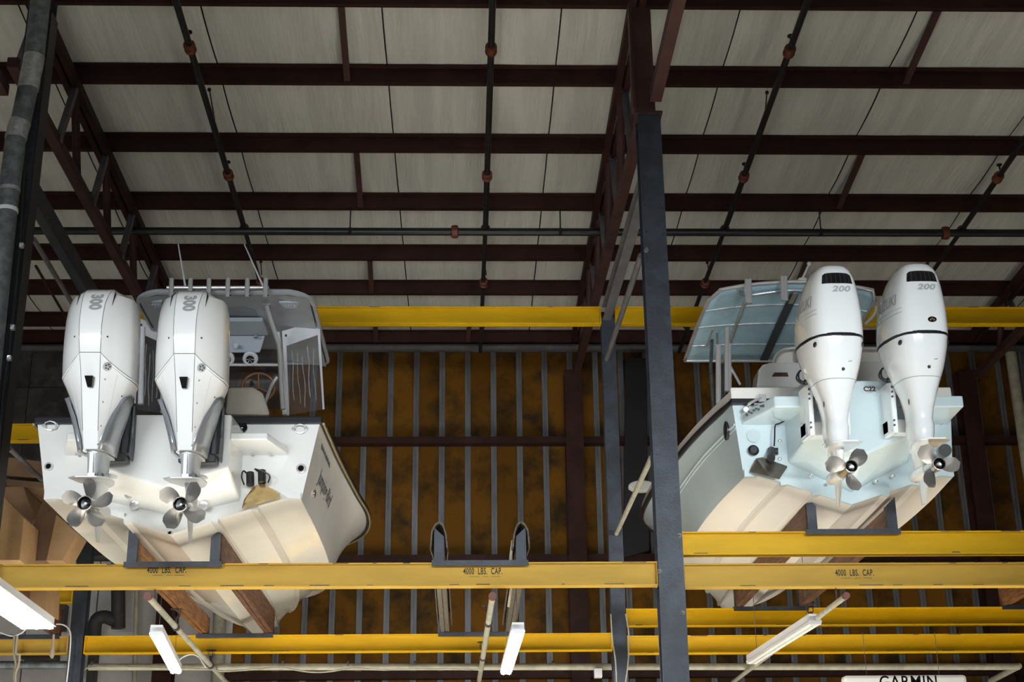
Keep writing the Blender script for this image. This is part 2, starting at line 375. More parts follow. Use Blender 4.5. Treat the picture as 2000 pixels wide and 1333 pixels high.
# ============================================================ THE RACK
YF, YR = 12.5, 16.2
def hcol(name, x, y, w, z0, z1, lab, dep=.2, holes=.27):
    t = empty(name, (x, y, z0)); tag(t, lab, 'column', 'rack columns')
    obj('flange', MB().box((x-w/2, y, z0), (x+w/2, y+.014, z1)), SLATE, t)
    obj('flange', MB().box((x-w/2, y+dep-.014, z0), (x+w/2, y+dep, z1)), SLATE, t)
    obj('web', MB().box((x-.01, y+.014, z0), (x+.01, y+dep-.014, z1)), SLATE, t)
    h = MB(); z = max(z0+.2, 3.6)
    while z < z1-.1:
        for sx in (-1, 1): h.cyl((x+sx*(w/2-.032), y-.0015, z-.015*sx), (x+sx*(w/2-.032), y+.003, z-.015*sx), .0115, 10)
        z += holes
    tag(obj('bolt_holes', h, BLK, t), None, kind='stuff')
    return t
MC = hcol('rack_column', 1.75, YF, .22, 0, 8.64, 'tall slate blue steel rack column standing between the two boats')
obj('cap_plate', MB().box((1.62, YF-.02, 8.64), (1.88, YF+.24, 8.665)), RED2, MC)
obj('stub_post', MB().box((1.625, YF+.02, 8.665), (1.64, YF+.2, 9.86)).box((1.63, YF+.10, 8.665), (1.83, YF+.12, 9.9)).box((1.60, YF+.0, 8.7), (1.622, YF+.12, 9.9)), RED2, MC)
LC = hcol('rack_column', -4.17, YF, .22, 0, 9.95, 'slate steel rack column at the left edge beside the round duct')
obj('shaded_side_plate', MB().box((-4.06, YF+.0, 3.0), (-4.045, YF+.22, 9.75)), BLK, LC)  # black plate added to stand for the column's shaded right side
hcol('rack_column', 1.665, YR, .16, 0, 8.0, 'slate steel rear rack column seen left of the tall middle column', .16)
hcol('rack_column', -4.21, YR, .15, 0, 8.0, 'slate steel rear rack column below the left boat at the left', .16)
hcol('rack_column', 7.68, YF, .22, 0, 8.64, 'slate steel rack column beyond the right edge of the front frame')
hcol('rack_column', 7.60, YR, .16, 0, 8.0, 'slate steel rear rack column behind the right bay', .16)
# bolts on the middle column
for i, (px, py) in enumerate(((1327, 1047), (1288, 1117), (1333, 1198), (1262, 490))):
    c = at(px, py, YF-.002); obj('bolt', MB().cyl(c, c+V((.0, -.05, .0)), .012, 8).cyl(c, c+V((0, -.015, 0)), .022, 6), GRAYST, MC)
for i, (a, b) in enumerate((((1326, 1113), (1333, 1150)), ((1195, 1240), (1202, 1226)))):
    pass
def ibeam(name, xa, xb, y, z0, z1, mt, lab, fl=.11, scuff=0, group='yellow rack beams', endp=(1, 1)):
    t = empty(name, ((xa+xb)/2, y, z0)); tag(t, lab, 'beam', group); tk = .012
    obj('web', MB().box((xa, y+fl/2-.005, z0+tk), (xb, y+fl/2+.005, z1-tk)), mt, t)
    obj('top_flange', MB().box((xa, y, z1-tk), (xb, y+fl, z1)), mt, t, bevel=.002)
    obj('bottom_flange', MB().box((xa, y, z0), (xb, y+fl, z0+tk)), mt, t, bevel=.002)
    if endp[0]: obj('end_plate', MB().box((xa, y-.004, z0-.004), (xa+.012, y+fl, z1+.002)), mt, t)
    if endp[1]: obj('end_plate', MB().box((xb-.012, y-.004, z0-.004), (xb, y+fl, z1+.002)), mt, t)
    # paint worn to bare steel along the front lips of the flanges
    if scuff:
        w = MB(); rs = random.Random(int(abs(xa*100))+int(z0*10))
        for zz, dens in ((z0+tk, .6), (z1-tk*.5, .5)):
            x = xa+.1
            while x < xb-.2:
                L = rs.uniform(.01, .22)
                if rs.random() < dens*scuff: w.box((x, y-.0012, zz-.003), (x+L, y+.001, zz+rs.uniform(.001, .0055)))
                x += L+rs.uniform(.05, .45)
        tag(obj('worn_edge', w, SCUFF, t), 'scuffed bare edge', kind='stuff')
    return t
XL, XM, XR = -4.06, 1.64, 7.57
B1 = ibeam('rack_beam', XL, XM, YF+.05, 4.09, 4.295, YELF, 'faded yellow rack beam under the left boat, stencilled twice with 4000 LBS. CAP.', scuff=1)
B2 = ibeam('rack_beam', 1.86, XR, YF+.05, 4.07, 4.275, YELF, 'faded yellow rack beam in the right bay stencilled once with 4000 LBS. CAP.', scuff=1)
B3 = ibeam('rack_beam', 1.86, XR, YF+.05, 4.352, 4.555, YEL, 'bright yellow rack beam directly under the stern of the right boat', scuff=.5)
ibeam('rack_beam', -4.12, 1.585, YR, 4.105, 4.293, YEL, 'bright yellow rear rack beam below the left boat', scuff=.3)
ibeam('rack_beam', 1.75, 7.5, YR, 4.36, 4.556, YEL, 'upper of the two rear yellow beams in the right bay', scuff=.3)
ibeam('rack_beam', 1.75, 7.5, YR, 4.065, 4.26, YEL, 'lower of the two rear yellow beams in the right bay', scuff=.3)
ibeam('rack_beam', -4.12, 1.585, YR, 7.92, 8.135, YEL, 'high yellow tie beam behind the hardtop of the left boat', scuff=.3)
ibeam('rack_beam', 1.75, 7.5, YR, 7.92, 8.135, YEL, 'high yellow tie beam behind the motors of the right boat', scuff=.3)
ibeam('rack_beam', -10, -4.29, YR, 4.105, 4.293, YELF, 'faded yellow rear rack beam at the lower left corner', scuff=.3)
ibeam('rack_beam', -10, -4.29, YR, 4.655, 4.86, YEL, 'short view of a yellow rear beam behind the lower left timber', scuff=.3)
ibeam('rack_beam', -10, -4.29, YR, 6.49, 6.695, YEL, 'yellow rear beam at the left edge beside the stern of the left boat', scuff=.3)
# stencilled capacity marks
def stencil(beam, px, py, Y):
    c = at(px, py, Y); mb = decal(text_mesh('4000  LBS.  CAP.', .078, bold=.0016, sx=.56, space=1.1), c, (1, 0, 0), (0, 0, 1))
    w = c.x
    for a, b in ((-.12, -.03), (-.0, .05), (.07, .15)): mb.add([(w+a, c.y-.0015, c.z-.046), (w+b, c.y-.0015, c.z-.046), (w+b, c.y-.0015, c.z-.043), (w+a, c.y-.0015, c.z-.043)], [(0, 1, 2, 3)])
    tag(obj('stencil_lettering', mb, STENC, beam, fix=False), 'black stencil reading 4000 LBS. CAP.')
YWEB = YF+.05+.05
stencil(B1, 326, 1114.5, YWEB); stencil(B1, 943, 1117, YWEB); stencil(B2, 1669, 1120, YWEB)
# ---- cradles (steel brackets with two posts) and the timber bunks they carry
def cradle(xc, y, z, lab, hp=.27, lean=0, front=True):
    t = empty('bunk_cradle', (xc, y, z)); tag(t, lab, 'cradle', 'steel bunk cradles')
    b = MB().box((xc-.415, y-.012, z-.035), (xc+.415, y, z+.012)).box((xc-.415, y, z+.001), (xc+.415, y+.11, z+.012))
    obj('base_angle', b, SLATE, t)
    for s in (-1, 1):
        x = xc+s*.352; w = .042
        zi, zo = z+hp-.05, z+hp+.03       # top cut to the hull's slope
        (za, zb_) = (zo, zi) if s < 0 else (zi, zo)
        obj('post', MB().prism([(x-w, y-.004, z+.012), (x+w, y-.004, z+.012), (x+w, y-.004, zb_), (x-w, y-.004, za)], (0, .01, 0)).box((x-s*w, y+.006, z+.012), (x-s*(w-.008), y+.08, min(za, zb_))), SLATE, t)
    return t
def bunk(x, s, z, lab, hp=.258, mt=None, ya=YF+.07, yb=YR+.1, rise=0):
    w = .045
    zi, zo = z+hp-.05, z+hp+.03
    (za, zb_) = (zo, zi) if s < 0 else (zi, zo)
    t = empty('bunk_timber', (x, ya, z)); tag(t, lab, 'timber', 'bunk timbers')
    obj('plank', MB().prism([(x-w, ya, z+.013), (x, ya, z+.013), (x, ya, (za+zb_)/2-.012), (x-w, ya, za-.01)], (0, yb-ya, 0)), mt or WOOD, t, bevel=.004)
    obj('plank', MB().prism([(x+.004, ya, z+.02), (x+w+.004, ya, z+.02), (x+w+.004, ya, zb_-.01), (x+.004, ya, (za+zb_)/2-.012)], (0, yb-ya, 0)), mt or WOOD, t, bevel=.004)
    return t
SL = ((-2.5, 4.295, 'left boat', YF), (.115, 4.295, 'empty berth between the boats', YF), (3.36, 4.556, 'right boat', YF))
for xc, z, nm, _ in SL:
    cradle(xc, YF+.035, z, 'slate steel cradle on the front beam under the %s' % nm if 'empty' not in nm else 'slate steel cradle on the front beam of the empty berth')
    cradle(xc-.01, YR-.01, z, 'slate steel cradle on the rear beam under the %s' % nm if 'empty' not in nm else 'slate steel cradle on the rear beam of the empty berth', .27)
    for s in (-1, 1):
        sd = 'left' if s < 0 else 'right'
        bt = bunk(xc+s*.352, s, z, '%s of the two brown timber bunks under the %s' % (sd, nm) if 'empty' not in nm else '%s of the two carpeted timber bunks of the empty berth' % sd, mt=WOODO if (s < 0 and xc < -2) else (CARPET if 'empty' in nm else WOOD))
        if 'empty' in nm:
            x = xc+s*.352; zt = z+.27     # loose carpet hood draped over the front end
            pr = [(-.075, -.12), (-.065, .0), (-.035, .055), (.0, .075), (.035, .05), (.06, -.02), (.075, -.14)]
            rings = []
            for j, yy in enumerate((YF-.01, YF+.1, YF+.6, YF+1.6, YR)):
                k = 1+.12*sin(j*2.1)
                rings.append([V((x+px*k*(1.0 if s < 0 else -1.0), yy, zt+pz*k-.02*j*(.2 if j < 4 else .3))) for px, pz in pr])
            inner = [[p+V((-(p.x-x)*.16, 0, -.014)) for p in r] for r in rings]
            full = [r+i_[::-1] for r, i_ in zip(rings, inner)]
            obj('carpet_cover', MB().loft(full), CARPET, bt, smooth=35)
            if s > 0: obj('loose_strand', MB().tube(smooth_path([(x-.07, YF+.1, z+.2), (x-.09, YF+.12, z+.02), (x-.075, YF+.3, z-.1), (x-.1, YF+.5, z-.3)]), .012, 6), ROPE, bt, smooth=40)
nbx = onZ(110, 1238, 4.295).x-.415
cradle(nbx, YR-.01, 4.295, 'slate steel cradle on the rear beam at the lower left corner', .27)
for s in (-1, 1): bunk(nbx+s*.352, s, 4.295, '%s reddish timber bunk at the lower left edge' % ('outer' if s < 0 else 'inner'), hp=.3, mt=WOOD)
rbx = onZ(1948, 1190, 4.556).x+.415
cradle(rbx, YR-.01, 4.556, 'slate steel cradle on the rear beam at the lower right edge', .27)
for s in (-1, 1): bunk(rbx+s*.352, s, 4.556, '%s reddish timber bunk at the right edge' % ('outer' if s > 0 else 'inner'), mt=WOODO)
# ---- diagonal bracing between front and rear columns
def brace(name, a, b, w, h, mt, lab, rnd=False, chan=False):
    mb = MB()
    if rnd: mb.cyl(a, b, w/2, 12)
    else:
        mb.bar(a, b, w, .01, (1, 0, 0)) if 0 else mb.bar(a, b, .012, h)
        d = (V(b)-V(a)).normalized(); n = V((1, 0, 0)).cross(d).normalized()
        for s in (-1, 1): mb.bar(V(a)+n*(s*h/2)+V((-w/2, 0, 0)), V(b)+n*(s*h/2)+V((-w/2, 0, 0)), w, .012)
    o = obj(name, mb, mt, smooth=40 if rnd else None); tag(o, lab, 'brace', 'diagonal braces'); return o
brace('diagonal_brace', (1.76, YF+.2, 8.02), (1.70, YR+.02, 8.05), .1, .17, GRAYST, 'wide grey channel brace between the two middle rack columns')
brace('diagonal_brace', at(1252, 500, YF+.2), at(1185, 702, YR-.02), .06, 0, GRAYST, 'thin grey tube brace high between the middle rack columns', True)
brace('diagonal_brace', at(1272, 895, YF+.3), at(1204, 1043, YR-.02), .05, 0, CREAM, 'thin pale tube brace low between the middle rack columns', True)
brace('diagonal_brace', (-4.14, YF+.2, 8.02), (-4.22, YR+.02, 8.05), .1, .2, SLATE, 'wide slate channel brace behind the left boat at the left post')
brace('diagonal_brace', at(66, 468, YF+.3), at(160, 625, YR-.05), .05, 0, GRAYST, 'thin grey tube brace high beside the left post', True)
brace('diagonal_brace', at(18, 876, YF+.3), at(120, 975, YR-.05), .05, 0, GRAYST, 'thin grey tube brace beside the stern of the left boat', True)
brace('diagonal_brace', at(70, 520, YF+2.0), at(140, 640, YR+1.2), .03, 0, RED, 'thin dark rod brace in the shade behind the left post', True)
# ---- round duct at the left edge
d = empty('round_duct', tuple(at(20, 700, 12.25))); tag(d, 'grey spiral round duct with foil taped elbow joints at the left edge', 'duct')
def duct_seg(nm, pts, r, mt, y=12.22):
    P = [at(px, py, y) for px, py in pts]; return obj(nm, MB().tube(P, r, 20), mt, d, smooth=40)
rD = .092
duct_seg('duct_section', [(86, -60), (66, 118)], rD, GALV)
duct_seg('duct_elbow', [(67, 110), (64, 128), (60, 145), (56, 168)], rD*1.04, FOIL)
duct_seg('duct_section', [(56, 165), (39, 245)], rD*.99, GALV)
duct_seg('duct_elbow', [(40, 238), (34, 256), (31, 272)], rD*1.05, FOIL)
duct_seg('duct_section', [(31, 268), (18, 372)], rD, GALV)
duct_seg('duct_section', [(18, 366), (-28, 800), (-78, 1333)], rD*1.03, GALV)
for py, k in ((172, 1.06), (268, 1.05), (372, 1.07), (412, 1.09)):
    px = {172: 55, 268: 31, 372: 18, 412: 13.5}[py]
    a, b = at(px, py-3.5, 12.22), at(px-.4, py+3.5, 12.22)
    obj('duct_band', MB().cyl(a, b, rD*k, 20), FIXW if py == 412 else FOIL, d, smooth=40)
for py in (480, 640, 700): 
    px = 42-(py-480)*.11; obj('strap_clip', MB().box(at(px-4, py-6, 12.3), at(px+5, py+6, 12.34)), FOIL, d)
c = obj('cable', MB().tube(smooth_path([at(48, 270, 12.35), at(42, 420, 12.35), at(30, 560, 12.35), at(16, 690, 12.35), at(6, 760, 12.35), at(0, 840, 12.35), at(-8, 1000, 12.35)]), .012, 6), PIPEBLK, smooth=40)
tag(c, 'thin dark cable running down between the duct and the left post', 'cable')
# ============================================================ BOATS
def sub_empty(name, loc, parent):
    o = bpy.data.objects.new(name, None); COL.objects.link(o); o.empty_display_size = .1; o.parent = parent
    o.location = V(loc)-wm(parent).translation; WM[o.name] = Matrix.Translation(V(loc)); return o
def interp(st, n=30):
    ss = [a[0] for a in st]; out = []
    for i in range(n+1):
        s = ss[0]+(ss[-1]-ss[0])*i/n
        j = max(k for k in range(len(st)) if ss[k] <= s+1e-9); j = min(j, len(st)-2)
        p0, p1, p2, p3 = st[max(j-1, 0)], st[j], st[j+1], st[min(j+2, len(st)-1)]
        h = p2[0]-p1[0]; t = (s-p1[0])/h; row = [s]
        for c in range(1, len(st[0])):
            m1 = (p2[c]-p0[c])/(p2[0]-p0[0]) if p2[0] != p0[0] else 0
            m2 = (p3[c]-p1[c])/(p3[0]-p1[0]) if p3[0] != p1[0] else 0
            row.append((2*t**3-3*t*t+1)*p1[c]+(t**3-2*t*t+t)*h*m1+(-2*t**3+3*t*t)*p2[c]+(t**3-t*t)*h*m2)
        out.append(row)
    return out
class Hull:
    def __init__(s, xc, yt, st):
        s.xc, s.yt = xc, yt; s.rows = interp(st)
    def bottom(s, r):
        _, hs, zs, hc, zc, zk = r; k = min(1, hc/.9); sw = .045*k; out = [(0, zk)]
        ic = hc-.115*k
        f = lambda t: (ic*t, zk+(zc-zk)*t)
        for t in (.36, .70):
            x, z = f(t); out += [(x-sw*.3, f(t)[1]-(zc-zk)*.03), (x+sw, z-(zc-zk)*.06), (x+sw+.004, z+(zc-zk)*.055)]
        return out+[(ic, zc-.012*k), (hc, zc-.018*k)]
    def side(s, r):
        _, hs, zs, hc, zc, zk = r; a = V((hc, zc-.018*min(1, hc/.9), 0)); c = V((hs, zs, 0))
        q = max(0, min(1, (r[0]-.3)/2.7)); b = V((hc+(.5-.28*q)*(hs-hc), zc+(.5+.12*q)*(zs-zc), 0)); return [(p.x, p.y) for p in bez(a, b, c, 8)]
    def pt(s, x, z, r): return V((s.xc+x, s.yt+r[0], z))
    def half(s, fn, sg): return MB().loft([[s.pt(sg*x, z, r) for x, z in fn(r)] for r in s.rows], cap=False, closed=False)
    def build(s, boat, mb_, ms, cap_m, rail_m, deck_m, cap_h, rail_r, drop=.03):
        mbt = MB(); msd = []
        for sg in (-1, 1):
            h = s.half(s.bottom, sg); mbt.add(h.v, h.f)
        obj('hull_bottom', mbt, mb_, boat, smooth=22)
        for sg in (-1, 1): msd.append(obj('hull_side', s.half(s.side, sg), ms, boat, smooth=30))
        r0 = s.rows[0]; pr = s.bottom(r0)+s.side(r0)[1:]
        poly = [s.pt(x, z, r0) for x, z in pr[::-1]]+[s.pt(-x, z, r0) for x, z in pr[1:]]
        obj('transom', MB().prism(poly, (0, .03, 0)), ms, boat)
        sh = [s.pt(r[1], r[2], r) for r in s.rows]; shp = [s.pt(-r[1], r[2], r) for r in s.rows]
        loop = shp[::-1]+sh
        # gunwale cap: an inward strip with a lip, open over the cockpit
        mb = MB(); rings = []
        for r in s.rows:
            pass
        for sg in (-1, 1):
            rings = []
            for r in s.rows:
                w = min(.24, r[1]*.9); x = r[1]; z = r[2]
                rings.append([s.pt(sg*px, pz, r) for px, pz in ((x+.012, z), (x+.012, z+cap_h*.75), (x-.02, z+cap_h), (x-w, z+cap_h), (min(x-w, r[3]*.9), z-.35 if r[1] > .5 else z-.02))])
            mb.loft(rings, cap=False, closed=False)
        obj('gunwale_cap', mb, cap_m, boat, smooth=35)
        a, b = s.pt(-r0[1], r0[2], r0), s.pt(r0[1], r0[2], r0)
        obj('transom_cap', MB().box((a.x-.01, a.y-.03, a.z), (b.x+.01, a.y+.24, a.z+cap_h)), cap_m, boat, bevel=.015)
        dk = MB(); n = len(s.rows)
        fl = [(min(r[3], r[1])*.9, r[2]-.35 if r[1] > .5 else r[2]-.02, r) for r in s.rows]
        dk.v = [s.pt(-x, z, r) for x, z, r in fl[::-1]]+[s.pt(x, z, r) for x, z, r in fl]
        for p in dk.v: p.y += .04*(1-(p.y-s.yt)/8)
        for i in range(n-1): dk.f.append((i, i+1, 2*n-2-i, 2*n-1-i))
        obj('cockpit_floor', dk, deck_m, boat)
        rp = [p+V((.0, 0, drop)) for p in loop]; rp = rp[:n]+rp[n:]
        obj('rub_rail', MB().tube([p+V(((.012 if i >= n else -.012), 0, 0)) for i, p in enumerate(rp)], rail_r, 8), rail_m, boat, smooth=50)
        obj('transom_rail', MB().box((a.x-.02, a.y-.045, a.z+drop-rail_r), (b.x+.02, a.y-.002, a.z+drop+rail_r)), rail_m, boat, bevel=.012)
        return msd
    def sidebvh(s, sg): return bvh_of(s.half(s.side, sg))
def pod_and_steps(boat, xc, half, hb, yt, yp, ztop, zf, zfc, zb, zkb, step_z, stepx, m1, th=.055, cham=(.5, .5)):
    # motor pod: loft from the aft face to the transom, underside sloping down to the keel band
    fr = [(-half, ztop), (half, ztop), (half, zf), (0, zfc), (-half, zf)]
    bk = [(-hb, ztop), (hb, ztop), (hb, zb), (0, zkb), (-hb, zb)]
    obj('motor_pod', MB().loft([[V((xc+x, yp, z)) for x, z in fr], [V((xc+x, yt+.01, z)) for x, z in bk]]), m1, boat, bevel=.018)
    for sg in (-1, 1):
        x0 = xc+sg*half; xm = xc+sg*(half+stepx*cham[sg > 0]); xe = xc+sg*(half+stepx)
        poly = [(x0, yp-.005, step_z), (xm, yp-.005, step_z), (xe, yt-.04, step_z), (xe, yt+.01, step_z), (x0, yt+.01, step_z)]
        obj('swim_step', MB().prism(poly, (0, 0, th)), m1, boat, bevel=.012)
    # stern band standing proud along the foot of the transom
def keel_band(boat, H, yo, h, m1):
    r = H.rows[0]; pr = [p for p in H.bottom(r)]; low = [H.pt(-x, z, r) for x, z in pr[::-1]]+[H.pt(x, z, r) for x, z in pr[1:]]
    n = len(low); f = [p+V((0, -yo, 0)) for p in low]; ft = [p+V((0, 0, h)) for p in f]; bt = [p+V((0, .01, h)) for p in low]
    mb = MB()
    mb.loft([low, f, ft, bt], cap=False, closed=False); obj('stern_band', mb, m1, boat)
def ring_fitting(boat, px, py, Y, r, nm='through_hull', inner=True):
    c = at(px, py, Y); p = obj(nm, MB().lathe(c, (0, -1, 0), [(r, 0), (r, .012), (r*.85, .02), (r*.62, .016), (r*.6, .0)], 18), CHROME, boat, smooth=40)
    if inner: obj('opening', MB().cyl(c+V((0, -.001, 0)), c+V((0, -.012, 0)), r*.6, 14), BLKG, p)
def lift_eye(boat, px, py, Y):
    c = at(px, py, Y); P = [c+V((.055*cos(t), -.03-.02*sin(t), .035*sin(t))) for t in [pi*k/8*2 for k in range(9)]]
    obj('towing_eye', MB().tube(P, .006, 6).cyl(c+V((-.055, 0, 0)), c+V((-.055, -.04, 0)), .014, 8).cyl(c+V((.05, 0, .01)), c+V((.05, -.04, .01)), .014, 8), CHROME, boat, smooth=50)

# ---------------- left boat
BL = empty('motor_boat', (-2.465, 12.2, 4.455)); tag(BL, 'white twin motor boat with grey hardtop on the left rack', 'boat', 'boats on the racks')
HL = Hull(-2.465, 12.2, [(0, 1.207, 5.455, 1.07, 4.775, 4.455), (1.2, 1.255, 5.46, 1.09, 4.785, 4.457), (2.5, 1.32, 5.49, 1.08, 4.80, 4.457), (3.7, 1.37, 5.55, 1.0, 4.84, 4.458),
                         (4.8, 1.27, 5.63, .80, 4.93, 4.47), (5.8, 1.0, 5.73, .52, 5.05, 4.53), (6.6, .62, 5.81, .27, 5.2, 4.72), (7.2, .28, 5.86, .10, 5.42, 5.08), (7.6, .015, 5.89, .01, 5.75, 5.7)])
HL.build(BL, GELB, GEL, GEL, NAVY, GEL, .035, .032, drop=.0)
YP = 11.74
pod_and_steps(BL, -2.465, .52, .56, 12.2, YP, 5.37, 4.92, 4.75, 4.745, 4.62, 5.15, .42, GEL, th=.06, cham=(.7, .72))
keel_band(BL, HL, .05, .055, GEL)
n = len(HL.rows)
for sg in (-1, 1):
    obj('rail_insert', MB().tube([HL.pt(sg*(r[1]+.028), r[2]-.026, r) for r in HL.rows], .012, 6), mat('brass_insert', (.72, .62, .34), .25, .7), BL, smooth=50)
ring_fitting(BL, 95, 912, 12.19, .036); ring_fitting(BL, 588, 916, 12.19, .042); ring_fitting(BL, 332, 1042, 12.14, .022, 'drain_plug')
for px, py, Y in ((252, 966, 12.02), (262, 987, 12.1), (397, 988, 12.1)): obj('drain_cover', MB().lathe(at(px, py, Y), (0, -1, -.35), [(.038, -.02), (.038, .003), (.028, .006), (.001, .006)], 14), CHROME, BL, smooth=40)
lift_eye(BL, 100, 834, 12.19); lift_eye(BL, 586, 840, 12.19)
obj('speaker_cover', MB().lathe(at(472, 836, 12.19), (0, -1, 0), [(.05, 0), (.05, .02), (.03, .035), (.001, .04)], 16), BLKG, BL, smooth=40)
for px, py in ((494, 886), (529, 886), (151, 887)): obj('step_bolt', MB().cyl(at(px, py, 12.15), at(px, py, 12.15)+V((0, -.025, -.01)), .014, 8), CHROME, BL)
# trim tab with its two black rams
tt = obj('trim_tab', MB().prism([at(472, 994, 12.02), at(545, 974, 12.02), at(547, 966, 12.02), at(512, 946, 12.1), at(494, 952, 12.1), at(477, 976, 12.02)], (0, .02, .012)), GOLD, BL); tag(tt, 'shiny brass coloured trim tab')
for px, py in ((488, 936), (511, 932)):
    c = at(px, py, 12.12); obj('ram', MB().cyl(c+V((0, 0, .05)), c+V((.01, -.03, -.06)), .034, 12), BLK, tt, smooth=40)
    obj('hose', MB().tube(smooth_path([c+V((-.02, 0, .04)), c+V((-.05, -.05, .055)), c+V((-.06 if px < 500 else .07, -.06, 0)), c+V((-.04 if px < 500 else .06, -.03, -.06))]), .007, 6), BLK, tt, smooth=40)
# name on the hull side
bv = HL.sidebvh(1)
def side_print(body, y, z, size, sx, lean, mt, nm, lab, shear=.35, space=1.0):
    t = text_mesh(body, size, bold=size*.012, shear=shear, sx=sx, space=space)
    mb = decal(t, (-1.15, y, z), (0, cos(lean), sin(lean)), (0, -sin(lean), cos(lean)), bv, .002)
    tag(obj(nm, mb, mt, BL, fix=False), lab)
side_print('Jumping Bird', 13.25, 5.13, .19, 1.0, 0, DECD, 'name_lettering', 'dark script boat name on the hull side')
for k in range(6):
    pts = bv.ray_cast(V((-.6, 12.55+k*.11, 5.33)), V((-1, 0, 0)))
    if pts[0] is not None: obj('registration_mark', MB().box(pts[0]+V((.0, -.035, -.03)), pts[0]+V((.004, .035, .035))), DECD, BL)
h = bv.ray_cast(V((-.6, 12.72, 4.95)), V((-1, 0, 0)))
if h[0] is not None: obj('vent_fitting', MB().lathe(h[0], (1, 0, -.1), [(.035, -.01), (.035, .012), (.02, .02), (.001, .02)], 14), BRONZ, BL, smooth=40)
# hardtop
HT = sub_empty('hardtop', at(437, 600, 14.5), BL)
def hobj(nm, mb, mt, **k): return obj(nm, mb, mt, HT, **k)
ZH = 7.34; xa, xb, ya, yb = -3.36, -1.55, 13.85, 16.0
def rrect(x0, x1, y0, y1, r, n=5):
    P = []
    for cx, cy, a0 in ((x1-r, y0+r, -pi/2), (x1-r, y1-r, 0), (x0+r, y1-r, pi/2), (x0+r, y0+r, pi)):
        P += [(cx+r*cos(a0+pi/2*k/n), cy+r*sin(a0+pi/2*k/n)) for k in range(n+1)]
    return P
rr = [[V((x, y, ZH+.03-.10*((x+2.455)/.95)**2*k)) for x, y in rrect(xa+i, xb-i, ya+i, yb-i, .22)] for i, k in ((.03, 1), (0, 1), (0, 1), (.06, 1))]
for q, dz in zip(rr, (0, .015, .05, .075)):
    for p in q: p.z += dz
top = MB().loft(rr, cap=False)
# domed underside grid
g = MB(); nx, ny = 14, 8
for j in range(ny+1):
    for i in range(nx+1):
        x = xa+.05+(xb-xa-.1)*i/nx; y = ya+.05+(yb-ya-.1)*j/ny; e = min(i, nx-i, 3)/3*min(j, ny-j, 2)/2
        g.v.append(V((x, y, ZH+.03-.10*((x+2.455)/.95)**2+.02*e)))
for j in range(ny):
    for i in range(nx): g.f.append((j*(nx+1)+i, j*(nx+1)+i+1, (j+1)*(nx+1)+i+1, (j+1)*(nx+1)+i))
hobj('underside', g, HARDT, smooth=40)
cap = MB(); n0 = len(rr[0]); cap.loft(rr, cap=False); cap.f.append(tuple(range(3*n0, 4*n0)))
hobj('shell', cap, HARDT, smooth=40)
# deck lights under it
for px, py in ((300, 591), (566, 593)):
    c = onZ(px, py, ZH-.01 if px > 400 else ZH-.01); P = [c+V((-.1, -.07, 0)), c+V((.1, -.07, 0)), c+V((.06, .09, 0)), c+V((-.06, .09, 0))]
    lo = hobj('light_housing', MB().prism(P, (0, 0, -.02)), HELM)
    for k in range(4): hobj('light_bead', MB().ball(c+V((-.045+.03*k, .01, -.022)), .01, n=8), CHROME)
# rocket launcher rod holders
zr = at(425, 562, 13.75).z
hobj('launcher_bar', MB().cyl(at(326, 562, 13.75), at(525, 562, 13.75), .017, 10), CHROME, smooth=40)
for px in (334, 371, 407, 444, 482, 518):
    hobj('rod_holder', MB().lathe(at(px, 581, 13.72), at(px+1.5, 540, 13.72)-at(px, 581, 13.72), [(.019, 0), (.024, .07), (.024, .19), (.026, .2), (.02, .2), (.019, .1)], 12), CHROME, smooth=40)
    hobj('bracket', MB().cyl(at(px+3, 563, 13.76), at(px+6, 577, 13.95), .01, 6), BLK)
for a, b in (((348, 477), (362, 560)), ((477, 477), (514, 560))):
    hobj('antenna', MB().tube([at(*a, 15.0), at(*b, 15.0)], [.006, .012], 8), FIXW, smooth=40)
# overhead electronics box, speakers, supports
eb = [(-.52, 0), (.52, 0), (.42, .0), (-.42, 0)]
c0 = at(462, 626, 15.0)
hobj('electronics_box', MB().loft([[at(372, 650, 15.0), at(520, 650, 15.0), at(508, 690, 15.15), at(380, 690, 15.15)], [at(378, 620, 15.4), at(510, 622, 15.4), at(505, 660, 15.6), at(384, 660, 15.6)]]), HELM, bevel=.015)
hobj('box_lid', MB().prism([at(430, 628, 14.6), at(512, 628, 14.6), at(523, 655, 14.95), at(420, 655, 14.95)], (0, .02, .05)), HELM)
hobj('latch', MB().box(at(496, 650, 14.9), at(503, 661, 14.93)), GALV); hobj('latch', MB().cyl(at(461, 676, 14.95), at(461, 676, 15.0), .024, 12), GALV)
for px in (443, 489):
    c = at(px, 701, 15.0); sp = hobj('speaker', MB().lathe(c, (0, -.75, -.66), [(.082, -.02), (.082, .01), (.07, .022), (.06, .016), (.001, .012)], 20), FIXW, smooth=40)
    hobj('speaker_cone', MB().cyl(c+V((0, -.014, -.013)), c+V((0, -.02, -.018)), .045, 14), BLK)
    sk = MB()
    for k in range(6):
        q = V((cos(k*pi/3), .0, sin(k*pi/3)))*.05; sk.bar(c+V((0, -.024, -.02))-q*.2, c+V((0, -.024, -.02))+q, .008, .004)
    hobj('speaker_grille', sk, FIXW)
hobj('cross_rail', MB().cyl(at(440, 713, 15.05), at(545, 713, 15.05), .018, 8), CHROME, smooth=40)
TY = 14.1
hobj('support_leg', MB().tube(smooth_path([at(521, 598, TY), at(527, 620, TY), at(540, 660, TY), at(546, 685, TY), at(549, 745, TY), at(553, 800, TY)]), .024, 10).box(at(512, 595, TY), at(530, 601, TY+.1)), CHROME, smooth=40)
hobj('support_leg', MB().tube(smooth_path([at(542, 650, 14.5), at(548, 700, 14.5), at(556, 810, 14.5)]), .024, 10), FIXW, smooth=40)
